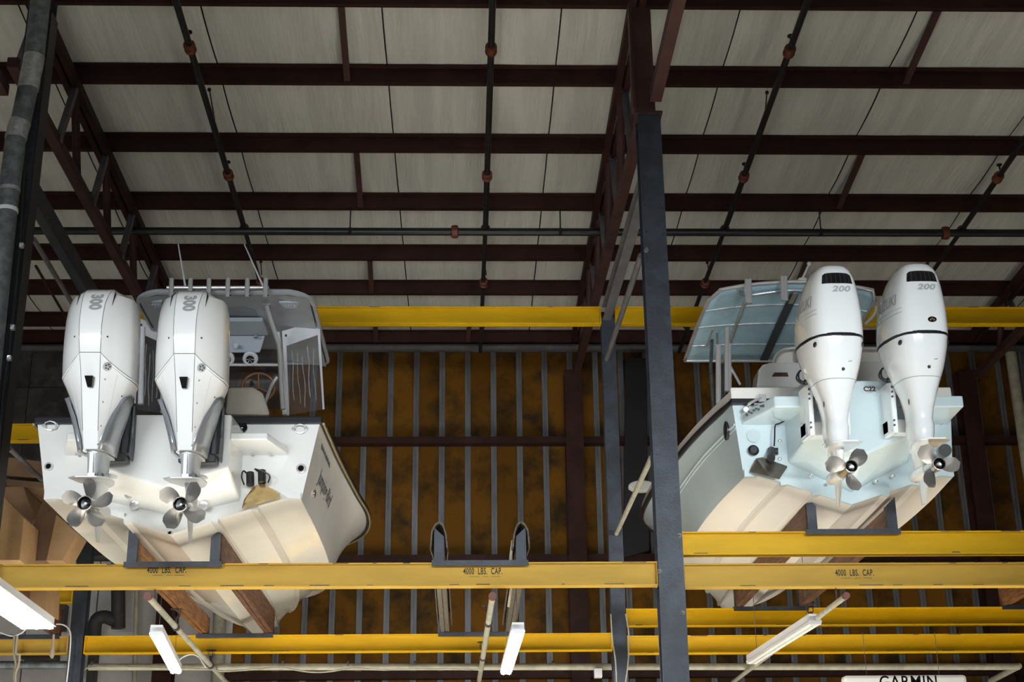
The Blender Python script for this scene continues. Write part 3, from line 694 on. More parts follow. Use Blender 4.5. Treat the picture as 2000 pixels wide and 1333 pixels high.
hobj('support_leg', MB().tube([at(278, 640, TY), at(275, 790, TY)], .03, 10), FIXW, smooth=40)
hobj('grab_rail', MB().tube(smooth_path([at(541, 737, 14.6), at(532, 750, 14.6), at(524, 770, 14.6), at(515, 795, 14.6)]), .018, 8), CHROME, smooth=40)
# enclosure curtains: white webbing frame and clear sheets
def curtain(quad, Y, lab, hdr=26, wrink=1, Yf=None):
    P = [at(x, y, yy) for (x, y), yy in zip(quad, Y)]
    t = hobj('curtain_panel', MB().add(P, [(0, 1, 2, 3)]), VINYL)
    def lerp(u, v): return (P[0]*(1-u)+P[1]*u)*(1-v)+(P[3]*(1-u)+P[2]*u)*v
    hobj('curtain_header', MB().prism([lerp(0, -.0), lerp(1, -.0), lerp(1, .16), lerp(0, .19)], (0, -.01, 0)), FIXW)
    hobj('curtain_edge', MB().prism([lerp(.93, .0), lerp(1, 0), lerp(1, 1), lerp(.95, 1)], (0, -.012, 0)), FIXW)
    hobj('curtain_edge', MB().prism([lerp(0, .0), lerp(.1, 0), lerp(.07, 1), lerp(0, 1)], (0, -.012, 0)), FIXW)
    rs = random.Random(3); w = MB()
    for k in range(5):
        u = .22+.14*k; pts = [lerp(u+.02*sin(k*2+q*1.1)+.012*rs.random(), .25+.05*(k % 3)+q*.1)+V((0, -.008, 0)) for q in range(7)]
        w.tube(smooth_path(pts, 3), [.001]+[.004+.004*rs.random()]*(len(smooth_path(pts, 3))-2)+[.001], 6)
    tag(hobj('curtain_folds', w, mat('vinyl_fold', (.8, .82, .85), .05, alpha=.22, spec=1), smooth=60), 'creases in the clear curtain', kind='stuff')
    hobj('curtain_snap', MB().cyl(lerp(.1, .07), lerp(.1, .07)+V((0, -.03, 0)), .012, 8).cyl(lerp(.88, .07), lerp(.88, .07)+V((0, -.03, 0)), .012, 8), BLK)
    return P
curtain([(551, 648), (624, 626), (634, 800), (560, 812)], (14.9, 14.75, 14.75, 14.9), '')
curtain([(318, 640), (271, 622), (262, 800), (318, 808)], (14.9, 14.75, 14.75, 14.9), '')
hobj('dark_sheet', MB().add([at(x, y, 15.6) for x, y in ((262, 640), (540, 640), (545, 800), (258, 800))], [(0, 1, 2, 3)]), GLASSD)  # dark see-through sheet across the cockpit under the hardtop
# console under a cover, and a wooden wheel
obj('covered_seat', MB().loft([[at(440, 810, 13.9), at(528, 812, 13.9), at(514, 768, 13.9), at(494, 757, 13.9), at(446, 757, 13.9)], [at(446, 820, 15.1), at(520, 822, 15.1), at(508, 785, 15.1), at(492, 775, 15.1), at(452, 775, 15.1)]]), COVER, BL, bevel=.03)
wl = []
for k in range(25): t = 2*pi*k/24; wl.append(at(505, 757, 14.9)+V((.17*cos(t), -.05*sin(t), .14*sin(t))))
wo = obj('steering_wheel', MB().tube(wl, .014, 8), WHEEL, BL, smooth=50)
for k in range(3): t = pi/2+2*pi*k/3; obj('spoke', MB().cyl(at(505, 757, 14.9), at(505, 757, 14.9)+V((.17*cos(t), -.05*sin(t), .14*sin(t))), .01, 6), WHEEL, wo)

# ---------------- right boat
BR = empty('motor_boat', (3.3, 12.3, 4.72)); tag(BR, 'pale aqua twin motor boat with blue canvas top on the right rack', 'boat', 'boats on the racks')
HR = Hull(3.3, 12.3, [(0, .97, 5.655, .91, 4.985, 4.72), (1.0, 1.12, 5.665, .98, 5.0, 4.72), (2.2, 1.22, 5.69, 1.0, 5.02, 4.72), (3.6, 1.26, 5.75, .94, 5.06, 4.722),
                      (5.0, 1.19, 5.84, .74, 5.15, 4.735), (6.0, .93, 5.93, .46, 5.29, 4.82), (6.7, .52, 5.99, .2, 5.48, 5.06), (7.2, .03, 6.03, .015, 5.85, 5.75)])
HR.build(BR, CREAMG, AQUA, CREAMG, NAVY, CREAMG, .13, .028, drop=-.005)
pod_and_steps(BR, 3.31, .445, .53, 12.3, 11.8, 5.685, 5.21, 5.03, 5.1, 4.83, 5.445, .46, AQUA, th=.10, cham=(.58, .98))
keel_band(BR, HR, .04, .07, AQUA)
# hull feature line, name oval, oval vent on the side
bvr = HR.sidebvh(-1)
for dz, r_ in ((.20, .012), (.235, .007)):
    P = []
    for r in HR.rows[:24]:
        h = bvr.ray_cast(V((-1, HR.yt+r[0]+.02, r[2]-dz)), V((1, 0, 0)))
        if h[0] is not None: P.append(h[0])
    obj('hull_crease', MB().tube(P, r_, 6), AQUA, BR, smooth=60)
h = bvr.ray_cast(V((-1, 12.55, 5.47)), V((1, 0, 0)))
if h[0] is not None:
    ov = obj('side_vent', MB().loft([[h[0]+V((-dx, rx*cos(t), rz*sin(t))) for t in [2*pi*k/20 for k in range(20)]] for dx, rx, rz in ((-.03, .085, .085), (.012, .085, .085), (.016, .075, .075))]), BLK, BR, smooth=30)
ring_fitting(BR, 1471, 881, 12.29, .05, 'exhaust_fitting'); 
obj('exhaust_cap', MB().lathe(at(1471, 881, 12.27), (0, -1, 0), [(.047, 0), (.047, .02), (.03, .035), (.001, .035)], 18), BLK, BR, smooth=40)
obj('pump_outlet', MB().cyl(at(1507, 880, 12.28), at(1506, 896, 12.12), .035, 12).cyl(at(1500, 882, 12.28), at(1520, 882, 12.26), .03, 10), BLK, BR, smooth=40)
obj('round_pad', MB().lathe(at(1472, 852, 12.29), (0, -1, 0), [(.06, 0), (.06, .004), (.001, .005)], 20), mat('pad_grey', (.50, .60, .62), .5), BR, smooth=40)
obj('round_pad', MB().cyl(at(1846, 880, 12.25), at(1846, 880, 12.16), .055, 16), BLK, BR, smooth=40)
cbl = [at(x, y, 12.2) for x, y in ((1534, 822), (1522, 828), (1514, 832), (1513, 855), (1512, 872))]
obj('transducer_cable', MB().tube(smooth_path(cbl), .007, 6), BLK, BR, smooth=40)
tb = obj('trim_tab', MB().prism([at(1465, 922, 12.22), at(1478, 898, 12.26), at(1490, 896, 12.26), at(1538, 913, 12.2), at(1522, 937, 12.05), at(1502, 931, 12.05)], (0, .015, .015)), BRONZ, BR); tag(tb, 'dull steel trim tab')
for px, py in ((1523, 862), (1523, 897), (1468, 825), (1584, 929), (1618, 944), (1711, 941), (1744, 930), (1838, 827)):
    Y = 12.3 if px < 1540 or px > 1830 else 12.24
    obj('hull_bolt', MB().lathe(at(px, py, Y-.02), (0, -1, 0), [(.016, -.02), (.016, .012), (.008, .018), (.001, .018)], 10), CHROME, BR, smooth=40)
obj('drain_grille', MB().lathe(at(1738, 859, 11.92), (0, -1, -.3), [(.04, -.03), (.04, .012), (.028, .02), (.001, .02)], 14), CHROME, BR, smooth=40)
# stern cleat and light under the step
cl = obj('stern_cleat', MB().tube(smooth_path([at(1458, 798, 12.24), at(1463, 790, 12.18), at(1476, 782, 12.15), at(1486, 778, 12.2)]), .013, 8), CHROME, BR, smooth=40)
obj('cleat_base', MB().cyl(at(1457, 800, 12.3), at(1457, 800, 12.18), .022, 10).box(at(1470, 796, 12.28), at(1500, 788, 12.2)).box(at(1478, 776, 12.28), at(1497, 785, 12.2)), CHROME, cl)
# squiggle decals on the slanted lip of the step
sq = MB(); xs0 = 3.3-.53
for k in range(8):
    u = .25+.5*k/7; c = V((xs0-.2-.2*u, 11.795+.465*u-.012, 5.49+.012*sin(k*2.3)))
    sq.ball(c, .012, .008, .016 if k in (0, 7) else .010, n=6)
tag(obj('lip_marks', sq, DECD, BR), 'small dark marks on the step lip', kind='stuff')
# C22 sticker on the transom between the motors
c = at(1698, 761, 11.798)
st = obj('model_sticker', MB().prism([c+V((.075*cos(2*pi*k/24), 0, .042*sin(2*pi*k/24))) for k in range(24)], (0, -.002, 0)), mat('sticker_grey', (.62, .66, .66), .4), BR)
tag(obj('sticker_lettering', decal(text_mesh('C22', .058, bold=.0028, sx=1.05), c+V((0, -.003, 0)), (1, 0, 0), (0, 0, 1)), DECD, st, fix=False), 'dark print reading C22')
obj('sticker_line', MB().box(c+V((-.024, -.0035, -.032)), c+V((.024, -.003, -.026))).box(c+V((-.04, -.0035, .028)), c+V((.035, -.003, .032))), DECG, st)
obj('bow_pulpit', MB().prism([at(1254+21*cos(2*pi*k/20)*(1.25), 949+11*sin(2*pi*k/20), 18.6) for k in range(20)], (0, .12, .0)), PLAST, BR, bevel=.02)
# canvas top on a tube frame
CT = sub_empty('canvas_top', at(1520, 620, 14.8), BR)
def cobj(nm, mb, mt, **k): return obj(nm, mb, mt, CT, **k)
cxa, cxb, cya, cyb = 2.52, 4.27, 13.98, 15.85; cxm = (cxa+cxb)/2
def canZ(x, y):
    v = (y-cya)/(cyb-cya); return 7.335*v+(1-v)*(7.525-.11*((x-cxm)/.87)**2)+.03*sin(pi*v)
g = MB(); nx, ny = 16, 10
def cpt(u, v, dz=0):
    y = cya+(cyb-cya)*v; k = 1-.10*max(0, 1-v*6)**2; x = cxm+(u-.5)*(cxb-cxa)*k*(1+.03*v); return V((x, y, canZ(x, y)+dz))
for j in range(ny+1):
    for i in range(nx+1): g.v.append(cpt(i/nx, j/ny))
for j in range(ny):
    for i in range(nx): g.f.append((j*(nx+1)+i, j*(nx+1)+i+1, (j+1)*(nx+1)+i+1, (j+1)*(nx+1)+i))
o = cobj('canvas', g, CANV, smooth=60); md = o.modifiers.new('thick', 'SOLIDIFY'); md.thickness = .008; md.offset = 1
per = [cpt(u/16, 0, -.01) for u in range(17)]+[cpt(1, v/8, -.01) for v in range(1, 9)]+[cpt(1-u/16, 1, -.01) for u in range(1, 17)]+[cpt(0, 1-v/8, -.01) for v in range(1, 9)]
cobj('frame_hoop', MB().tube(per, .02, 8), CHROME, smooth=50)
for v in (.29, .53, .79): cobj('cross_bow', MB().tube([cpt(u/16, v, -.012) for u in range(17)], .0115, 8), CHROME, smooth=50)
cobj('aft_bow', MB().tube(smooth_path([cpt(.13, .02, -.015), cpt(.17, .08, -.03), cpt(.24, .105, -.04), cpt(.5, .085, -.03), cpt(.76, .105, -.04), cpt(.83, .08, -.03), cpt(.87, .02, -.015)]), .014, 8), CHROME, smooth=50)
for u in (.24, .76): cobj('side_bow', MB().tube([cpt(u, .1+.9*v/8, -.03) for v in range(9)], .015, 8), CREAM, smooth=50)
cobj('centre_pocket', MB().bar(cpt(.52, .14, -.02), cpt(.50, .98, -.02), .09, .012), mat('dark_canvas', (.06, .075, .08), .8)); cobj('pocket_tab', MB().bar(cpt(.525, .12, -.03), cpt(.52, .27, -.03), .05, .012), CREAM)
cobj('inner_batten', MB().tube([cpt(.105, .56, -.02), cpt(.10, .78, -.02)], .010, 6), CREAM)
lc = MB()
for k in range(26):
    p = cpt(0, .12+.86*k/25); lc.tube([p+V((-.022, 0, -.012)), p+V((.0, .012, .012)), p+V((.025, .02, .004))], .005, 5)
tag(cobj('lacing', lc, CREAM), 'cord lacing along the canvas edge', kind='stuff')
for px, ya_, yb_ in ((1461, 546, 593), (1531, 540, 588)):
    a, b = at(px-.5+2, yb_, 13.9), at(px, ya_, 13.9); cobj('rod_holder', MB().tube([a+V((.018, 0, 0)), b+V((.018, 0, 0))], .019, 10).tube([a-V((.018, 0, 0)), b-V((.018, 0, 0))], .019, 10), CHROME, smooth=50)
cobj('gps_dome', MB().lathe(at(1567, 549, 14.4), (0, 0, 1), [(.05, -.06), (.058, -.04), (.058, .01), (.045, .025), (.001, .03)], 16), PLAST, smooth=40)
cobj('anchor_light', MB().cyl(at(1567, 545, 14.6), at(1579, 519, 14.6), .012, 8).ball(at(1580, 516, 14.6), .026, n=10), PLAST, smooth=40)
cobj('side_hoop', MB().tube(smooth_path([at(1712, 600, 14.2), at(1710, 612, 14.2), at(1700, 625, 14.2), at(1690, 634, 14.2)]), .018, 8), CHROME, smooth=50)
for (a, b, r_) in (((1403, 675), (1403, 790), .026), ((1420, 641), (1420, 765), .026), ((1425, 672), (1425, 765), .02), ((1426, 716), (1446, 752), .013)):
    cobj('support_post', MB().cyl(at(*a, 13.2), at(*b, 13.2), r_, 12), CHROME, smooth=40)
cobj('support_post', MB().tube([at(1392, 640, 15.4), at(1388, 715, 15.2), at(1388, 715, 15.2)+V((0, 0, -1.4))], .02, 8), GALV, smooth=40)
cobj('slant_post', MB().cyl(cpt(.14, .62, -.03), at(1402, 718, 13.2), .013, 8), CREAM, smooth=40)
# leaning post seat with rail
SE = sub_empty('helm_seat', at(1520, 745, 13.3), BR)
def rpoly(pts, Y): return [at(x, y, Y) for x, y in pts]
obj('seat_shell', MB().prism(rpoly([(1478, 757), (1482, 722), (1490, 712), (1505, 708), (1730, 706), (1745, 720), (1748, 757)], 13.25), (0, .3, 0)), GEL, SE, bevel=.02)
obj('shell_opening', MB().prism(rpoly([(1512, 728), (1538, 728), (1540, 735), (1508, 735)], 13.235), (0, .02, 0)), WOOD, SE)
obj('seat_back', MB().prism(rpoly([(1512, 716), (1515, 698), (1526, 686), (1545, 681), (1725, 683), (1738, 692), (1738, 716)], 13.4), (0, .14, 0)), CREAMG, SE, bevel=.03)
obj('back_rail', MB().tube(smooth_path(rpoly([(1511, 722), (1513, 702), (1524, 688), (1545, 681), (1600, 681), (1725, 682)], 13.3)), .02, 8), CHROME, SE, smooth=50)
obj('back_rail', MB().tube(rpoly([(1515, 714), (1730, 714)], 13.3), .016, 8), CHROME, SE, smooth=50)
obj('side_strap', MB().prism(rpoly([(1555, 682), (1564, 682), (1566, 716), (1557, 716)], 13.28), (0, .01, 0)), GRAYST, SE)
# ============================================================ OUTBOARD MOTORS (local frame: z up the drive shaft, -y aft, origin on the propeller axis)
def motor_root(hub, tilt, lab, yoff=.42):
    R_ = Matrix.Rotation(RD(tilt), 3, 'X'); org = V(hub)-R_ @ V((0, -yoff, 0))
    t = empty('outboard_motor', tuple(org), R_); tag(t, lab, 'outboard motor', 'outboard motors'); return t
def sup(w, yr, yf, z, p=3.0, n=28, tp=0):
    yc, b = (yr+yf)/2, (yf-yr)/2; P = []
    for k in range(n):
        t = 2*pi*k/n-pi/2; c, s_ = cos(t), sin(t)
        y = yc+b*math.copysign(abs(s_)**(2/p), s_); q = max(0, min(1, (yc+.1*b-y)/(1.1*b)))
        P.append(V((w*math.copysign(abs(c)**(2/p), c)*(1-tp*q), y, z)))
    return P
def lathe_open(c, ax, prof, n=20):
    mb = MB().lathe(c, ax, prof, n); mb.f = mb.f[:-2]; return mb
def propeller(t, nb, phase, R=.195, rh=.057, y0=-.42, pitch=.30, hand=1, skew=.35, cw=.125):
    P = obj('propeller', lathe_open((0, y0, 0), (0, 1, 0), [(rh*.86, .10), (rh*.86, .0), (rh*.93, -.005), (rh, .0), (rh*1.0, .05), (rh*.97, .14), (rh*.88, .28), (rh*.5, .29)], 26), STEELP, t, True, smooth=35)
    obj('hub_bore', lathe_open((0, y0, 0), (0, 1, 0), [(rh*.85, .003), (rh*.82, .075), (.001, .08)], 22), BLKG, P, True)
    obj('prop_nut', MB().cyl((0, y0+.03, 0), (0, y0+.09, 0), .009, 6), BRONZ, P, True)
    for k in range(nb):
        th = RD(phase+360*k/nb); m_ = MB(); nr, nc = 9, 7; top, bot = [], []
        for i in range(nr+1):
            u = i/nr; r = rh*.92+(R-rh*.92)*u
            ch = cw*(.62+.75*u**.8-.25*u)*(max(0, 1-u**4.5))**.5+.003
            for j in range(nc+1):
                v = j/nc-.5; s_ = v*ch+skew*.09*u*u
                an = math.atan2(pitch/(2*pi)*1.35, r)      # pitch angle
                da = hand*s_*cos(an)/r; y = y0+.11+s_*sin(an)*1.0-.05*u*u
                cam_ = .012*(1-4*v*v)*(1-u)
                a = th+da; c = V((r*cos(a), y-cam_, r*sin(a))); top.append(c); bot.append(c+V((0, .009*(1-.6*u)*(1-3.2*v*v)+.0015, 0)))
        w = nc+1; n0 = len(top)
        for i in range(nr):
            for j in range(nc): m_.f += [(i*w+j, i*w+j+1, (i+1)*w+j+1, (i+1)*w+j), (n0+i*w+j, n0+(i+1)*w+j, n0+(i+1)*w+j+1, n0+i*w+j+1)]
        bd = [(0, j) for j in range(nc)]+[(i, nc) for i in range(nr)]+[(nr, nc-j) for j in range(nc)]+[(nr-i, 0) for i in range(nr)]
        for q in range(len(bd)):
            (i, j), (i2, j2) = bd[q], bd[(q+1) % len(bd)]; m_.f.append((i*w+j, i2*w+j2, n0+i2*w+j2, n0+i*w+j))
        m_.v = top+bot
        obj('blade', m_, STEELP, P, True, smooth=50)
    return P
def gearcase(t, mt, pl_z, pw, skeg=-.26, leg_w=.03):
    obj('gearcase', MB().lathe((0, -.13, 0), (0, 1, 0), [(.05, 0), (.056, .06), (.058, .2), (.05, .34), (.03, .43), (.002, .46)], 20), mt, t, True, smooth=40)
    obj('strut', MB().loft([sup(leg_w, -.13, .2, 0, 2.4), sup(leg_w*1.1, -.14, .21, pl_z*.6, 2.4), sup(leg_w*1.5, -.15, .22, pl_z, 2.4)]), mt, t, True, smooth=40)
    pl = [(-pw*.55, -.43), (pw*.55, -.43), (pw, -.36), (pw*.95, -.1), (pw*.6, .12), (.03, .24), (-.03, .24), (-pw*.6, .12), (-pw*.95, -.1), (-pw, -.36)]
    obj('ventilation_plate', MB().prism([(x, y, pl_z) for x, y in pl], (0, 0, .012)), mt, t, True, bevel=.004)
    obj('skeg', MB().loft([sup(.012, -.14, .14, -.03, 2, 12), sup(.009, -.08, .13, -.13, 2, 12), sup(.005, -.01, .11, skeg, 2, 12)]), mt, t, True, smooth=50)

def hexring(z, w, a, yr, ym, yf, wf=None, dz=0, rd=0):
    wf = wf if wf is not None else w*.72
    h = [(0, yr, dz), (a*.5, yr, dz), (a, yr+.003, dz), (a+.26*(w-a), yr+.16*(ym-yr), dz*.66), (a+.62*(w-a), yr+.47*(ym-yr), dz*.3), (a+.9*(w-a), yr+.8*(ym-yr), dz*.05), (w, ym, 0), (w, ym+.45*(yf-ym), 0), (w*.96, ym+.75*(yf-ym), 0), (wf, yf-.03, 0), (wf*.5, yf, 0), (0, yf, 0)]
    return [V((x, y, z+d_)) for x, y, d_ in h]+[V((-x, y, z+d_)) for x, y, d_ in h[-2:0:-1]]
A_LOW = [(.425, .092, .052, -.33, -.20, .20), (.56, .122, .057, -.37, -.20, .20), (.70, .160, .063, -.41, -.21, .20), (.82, .200, .069, -.445, -.22, .19), (.91, .236, .074, -.475, -.24, .17), (.955, .258, .077, -.495, -.25, .16)]
A_SEAM = (.99, .270, .080, -.515, -.26, .14)
A_TOP = [(1.15, .272, .083, -.535, -.27, .13), (1.30, .270, .085, -.545, -.27, .13), (1.43, .266, .087, -.53, -.26, .13), (1.53, .260, .090, -.495, -.24, .13), (1.585, .252, .094, -.455, -.22, .13), (1.635, .240, .098, -.41, -.20, .12), (1.675, .175, .10, -.345, -.17, .09), (1.705, .118, .10, -.27, -.13, .06), (1.713, .085, .08, -.20, -.1, .02)]
def motor_a(hub, tilt, lab, nb, phase):
    t = motor_root(hub, tilt, lab); g = .003
    dzs = .155
    low = [hexring(*r, dz=dzs*max(0, (r[0]-.62)/.37)) for r in A_LOW]
    seam = hexring(*A_SEAM, dz=dzs); 
    lowm = MB().loft(low+[[p-V((0, 0, g)) for p in seam]])
    topr = [[p+V((0, 0, g)) for p in seam]]+[hexring(*r, dz=dzs*max(0, 1-(r[0]-.99)/.45)) for r in A_TOP]
    topm = MB().loft(topr)
    obj('lower_cowl', lowm, MOTW, t, True, smooth=24); obj('top_cowl', topm, MOTW, t, True, smooth=24)
    inn = [V((p.x*.985, p.y*.985, p.z)) for p in seam]
    obj('cowl_gasket', MB().loft([[p-V((0, 0, .02)) for p in inn], [p+V((0, 0, .02)) for p in inn]]), SEAM, t, True)
    # panel grooves down the rear face
    N = len(seam); allr = low+topr
    for idx in (2, N-2):
        P = [r[idx]+V((0, -.0005, 0)) for r in allr[1:-2]]
        obj('panel_groove', MB().tube(P, .0022, 5), SEAM, t, True)
    for idx in (4, N-4):
        P = [r[idx] for r in allr[:len(low)]]
        obj('panel_groove', MB().tube(P, .0016, 5), mat('groove_soft', (.55, .57, .58), .5), t, True)
    # deep cut along the shoulder of the top cowl
    P = [r[3]+V((.002, -.002, 0)) for r in topr[4:8]]
    obj('shoulder_vent', MB().tube(P, [.001, .004, .008, .002], 6), BLK, t, True); P = [r[N-3]+V((-.002, -.002, 0)) for r in topr[4:8]]
    obj('shoulder_vent', MB().tube(P, [.001, .004, .008, .002], 6), BLK, t, True)
    # silver side panels
    for sg in (1, -1):
        def rpt(r, f):
            k = int(f); p = r[k].lerp(r[k+1], f-k); p.x *= sg; return p
        rings = []
        for zf_, st_ in ((0, 2.4), (.6, 3.0), (1.2, 3.7), (1.9, 4.4), (2.7, 5.2), (3.3, 6.0), (3.7, 6.9)):
            k = int(zf_); row = []
            for q in range(8):
                f = st_+(9.4-st_)*q/7; p = rpt(low[k], f).lerp(rpt(low[k+1], f), zf_-k)
                p += V((sg*.010, -.006, 0))+V((0, .05*q/7, 0)); row.append(p)
            rings.append(row)
        mbx = MB().loft(rings, cap=False, closed=False); o = obj('side_panel', mbx, SILV, t, True, smooth=50)
        md = o.modifiers.new('thick', 'SOLIDIFY'); md.thickness = .03; md.offset = -1 if sg > 0 else 1
    bt, bl = bvh_of(topm), bvh_of(lowm)
    tx = text_mesh('300', .122, bold=.007, sx=.78, space=1.04)
    # the figure reads down the rear panel
    mb = decal(tx, (0.012, -.7, 1.555), (.05, 0, -1), (1, 0, .05), None)
    for i, p in enumerate(mb.v):
        hh = bt.ray_cast(V((p.x, -.8, p.z)), V((0, 1, 0)))
        if hh[0] is not None: mb.v[i] = hh[0]+V((0, -.0015, .0005))
    tag(obj('power_figure', mb, DECG, t, True, fix=False), 'grey figure 300')
    def onlow(x, z, b=bl): h_ = b.ray_cast(V((x, -1, z)), V((0, 1, 0))); return h_[0], h_[1]
    hd = obj('cowl_latch', MB().prism([(-.033, -.512, .965), (.033, -.512, .965), (.020, -.480, .88), (-.014, -.480, .88)], (0, .06, 0)), BLKG, t, True, bevel=.004)
    p, nn = onlow(.125, 1.045)
    em = obj('maker_emblem', MB().lathe(p, nn, [(.036, -.004), (.036, .003), (.031, .005), (.001, .005)], 22), SILDEC, t, True, smooth=30)
    for k in range(5):
        a = nn.cross(V((0, 0, 1))).normalized(); b_ = a.cross(nn); q = p+nn*.006+(a*cos(k*1.257+.5)+b_*sin(k*1.257+.5))*.018
        obj('emblem_mark', MB().lathe(q, nn, [(.007, -.002), (.007, .0015), (.001, .002)], 6), DECD, em, True)
    for x, z in ((.106, .95), (.09, .78), (.075, .60), (.055, .46), (.2, .85), (-.125, 1.27), (.125, 1.27)):
        p, nn = onlow(x, z, bl if z < 1.1 else bt)
        if p is not None: obj('screw_cap', MB().lathe(p, nn, [(.008, -.002), (.008, .002), (.001, .003)], 8), (DECG if z < 1 and x < .15 else DECD), t, True)
    # leg, plates, bracket
    obj('leg', MB().loft([sup(.055, -.25, .14, .20, 3), sup(.058, -.26, .15, .34, 3), sup(.066, -.27, .16, .445, 3)]), LEG, t, True, smooth=40)
    for z, w, a, b in ((.405, .085, -.27, .26), (.27, .10, -.05, .28)):
        obj('splash_plate', MB().prism([V((q.x, q.y, z)) for q in sup(w, a, b, 0, 2.6, 20)], (0, 0, .008)), LEG, t, True)
    obj('leg_rib', MB().box((-.02, -.275, .22), (.012, -.245, .41)).box((-.028, -.28, .215), (.03, -.24, .25)), LEG, t, True, bevel=.004)
    obj('water_port', MB().box((.02, -.235, .225), (.07, -.15, .255)), BLK, t, True)
    gearcase(t, LEG, .195, .15)
    propeller(t, nb, phase, R=.205, cw=.15 if nb == 4 else .13)
    br = obj('mount_bracket', MB().box((-.15, .19, .40), (.15, .36, .52)).box((-.16, .17, .46), (-.11, .42, .86)).box((.11, .17, .46), (.16, .42, .86)), BLK, t, True, bevel=.01)
    obj('tilt_ram', MB().cyl((.05, .24, .45), (.05, .30, .8), .025, 10).cyl((.185, .22, .6), (.185, .25, .86), .012, 8), GALV, br, True)
    obj('side_plate', MB().prism([(.16, .20, .47), (.16, .36, .43), (.16, .40, .55), (.16, .40, .88), (.16, .33, .90)], (.014, 0, 0)), SLATE, br, True)
    return t
B_LEV = [(.20, .066, -.145, .14, 2.6), (.24, .082, -.165, .16, 2.6), (.30, .092, -.175, .17, 2.6), (.37, .096, -.178, .18, 2.7), (.41, .088, -.172, .18, 2.7), (.50, .098, -.192, .18, 2.8), (.62, .125, -.235, .2, 2.9), (.73, .162, -.28, .22, 3.0)]
B_MID = [(.73, .162, -.28, .22, 3.0), (.81, .192, -.315, .25, 3.1), (.89, .216, -.345, .28, 3.2), (.98, .233, -.37, .31, 3.5), (1.06, .240, -.382, .33, 3.9)]
B_TOP = [(1.075, .242, -.386, .335, 4.3), (1.16, .241, -.390, .335, 4.3), (1.27, .236, -.390, .315, 4.3), (1.38, .224, -.382, .27, 4.3), (1.48, .207, -.368, .20, 4.3), (1.56, .186, -.350, .12, 4.3), (1.62, .162, -.325, .04, 4.0), (1.66, .132, -.295, -.02, 3.6), (1.68, .095, -.26, -.07, 2.8), (1.687, .05, -.215, -.12, 2.6)]
def motor_b(hub, tilt, lab, phase, emblem):
    t = motor_root(hub, tilt, lab); S = lambda L: [sup(w*(1+.055*min(1, max(0, (z-.6)/.3))), a, b, z, p, 40, .22*min(1, max(0, (z-.6)/.3))) for z, w, a, b, p in L]
    topm, midm, legm = MB().loft(S(B_TOP)), MB().loft(S(B_MID)), MB().loft(S(B_LEV))
    obj('top_cowl', topm, SUZW, t, True, smooth=40); obj('lower_cowl', midm, SUZW, t, True, smooth=40); obj('leg', legm, SUZW, t, True, smooth=40)
    obj('cowl_seam', MB().loft([sup(.254, -.384, .332, 1.056, 3.9, 40, .22), sup(.258, -.389, .338, 1.062, 3.9, 40, .22), sup(.258, -.389, .338, 1.078, 3.9, 40, .22), sup(.254, -.386, .335, 1.084, 3.9, 40, .22)]), NAVY, t, True, smooth=30)
    obj('leg_seam', MB().tube([p for p in sup(.1672, -.2815, .2215, .732, 3.0, 40, .097)]+[sup(.1672, -.2815, .2215, .732, 3.0, 40, .097)[0]], .0018, 5), SEAM, t, True)
    bt = bvh_of(topm)
    # louvred air intake on the rear of the top cowl: a recessed dark panel with upright slats
    def rear(x, z, off=.004): h_ = bt.ray_cast(V((x, -1, z)), V((0, 1, 0))); return (h_[0]+V((0, -off, 0))) if h_[0] is not None else V((x, -.3, z))
    g = MB(); n0, n1 = 12, 5
    for j in range(n1+1):
        for i in range(n0+1):
            u, v = i/n0*2-1, j/n1; x = u*(.124-.012*v); z = 1.495+.098*v-(.010*u*u if v > .5 else 0)
            z = z - (.012 if abs(u) > .95 and v > .9 else 0); g.v.append(rear(x, z, .002))
    for j in range(n1):
        for i in range(n0): g.f.append((j*(n0+1)+i, j*(n0+1)+i+1, (j+1)*(n0+1)+i+1, (j+1)*(n0+1)+i))
    vt = obj('air_intake', g, BLKG, t, True)
    for x in (-.088, -.05, -.012, .026, .064, .096): obj('intake_slat', MB().tube([rear(x, 1.50, .004), rear(x*.97, 1.54, .005), rear(x*.94, 1.58, .004)], .0035, 5), mat('slat_dark', (.03, .03, .032), .35), vt, True)
    tx = decal(text_mesh('200', .068, bold=.0025, shear=.25, sx=1.35, space=1.05), (.02, -.6, 1.445), (1, 0, 0), (0, 0, 1), None)
    tx.v = [rear(p.x, p.z, .0015) for p in tx.v]; tag(obj('power_figure', tx, SILDEC, t, True, fix=False), 'silver figure 200')
    for sg in (-1, 1):
        nm = decal(text_mesh('SUZUKI', .125, bold=.003, sx=.9), (sg*.6, -.075, 1.37), (0, -1 if sg < 0 else 1, .0), (0, 0, 1), None)
        for i, p in enumerate(nm.v):
            h_ = bt.ray_cast(V((sg*1, p.y, p.z)), V((-sg, 0, 0)))
            if h_[0] is not None: nm.v[i] = h_[0]+V((sg*.0015, 0, 0))
        tag(obj('brand_lettering', nm, DECG, t, True, fix=False), 'grey lettering reading SUZUKI')
        for z in (1.285, 1.25):
            P = []
            for k in range(14):
                y = -.33+.5*k/13; h_ = bt.ray_cast(V((sg*1, y, z-.0)), V((-sg, 0, 0)))
                if h_[0] is not None: P.append(h_[0])
            obj('brand_stripe', MB().tube(P, .003, 5), DECG, t, True)
        p = V((sg*.190, -.265, 1.01)); obj('side_grip', MB().ball(p, .012, .045, .022, n=12), BLK, t, True, smooth=60)
    for x, z, r in ((.015, .80, .013),):
        h_ = bvh_of(midm).ray_cast(V((x, -1, z)), V((0, 1, 0)))
        obj('flush_port', MB().lathe(h_[0], (0, -1, 0), [(r, -.01), (r, .006), (r*.6, .01), (.001, .01)], 14), BLK, t, True)
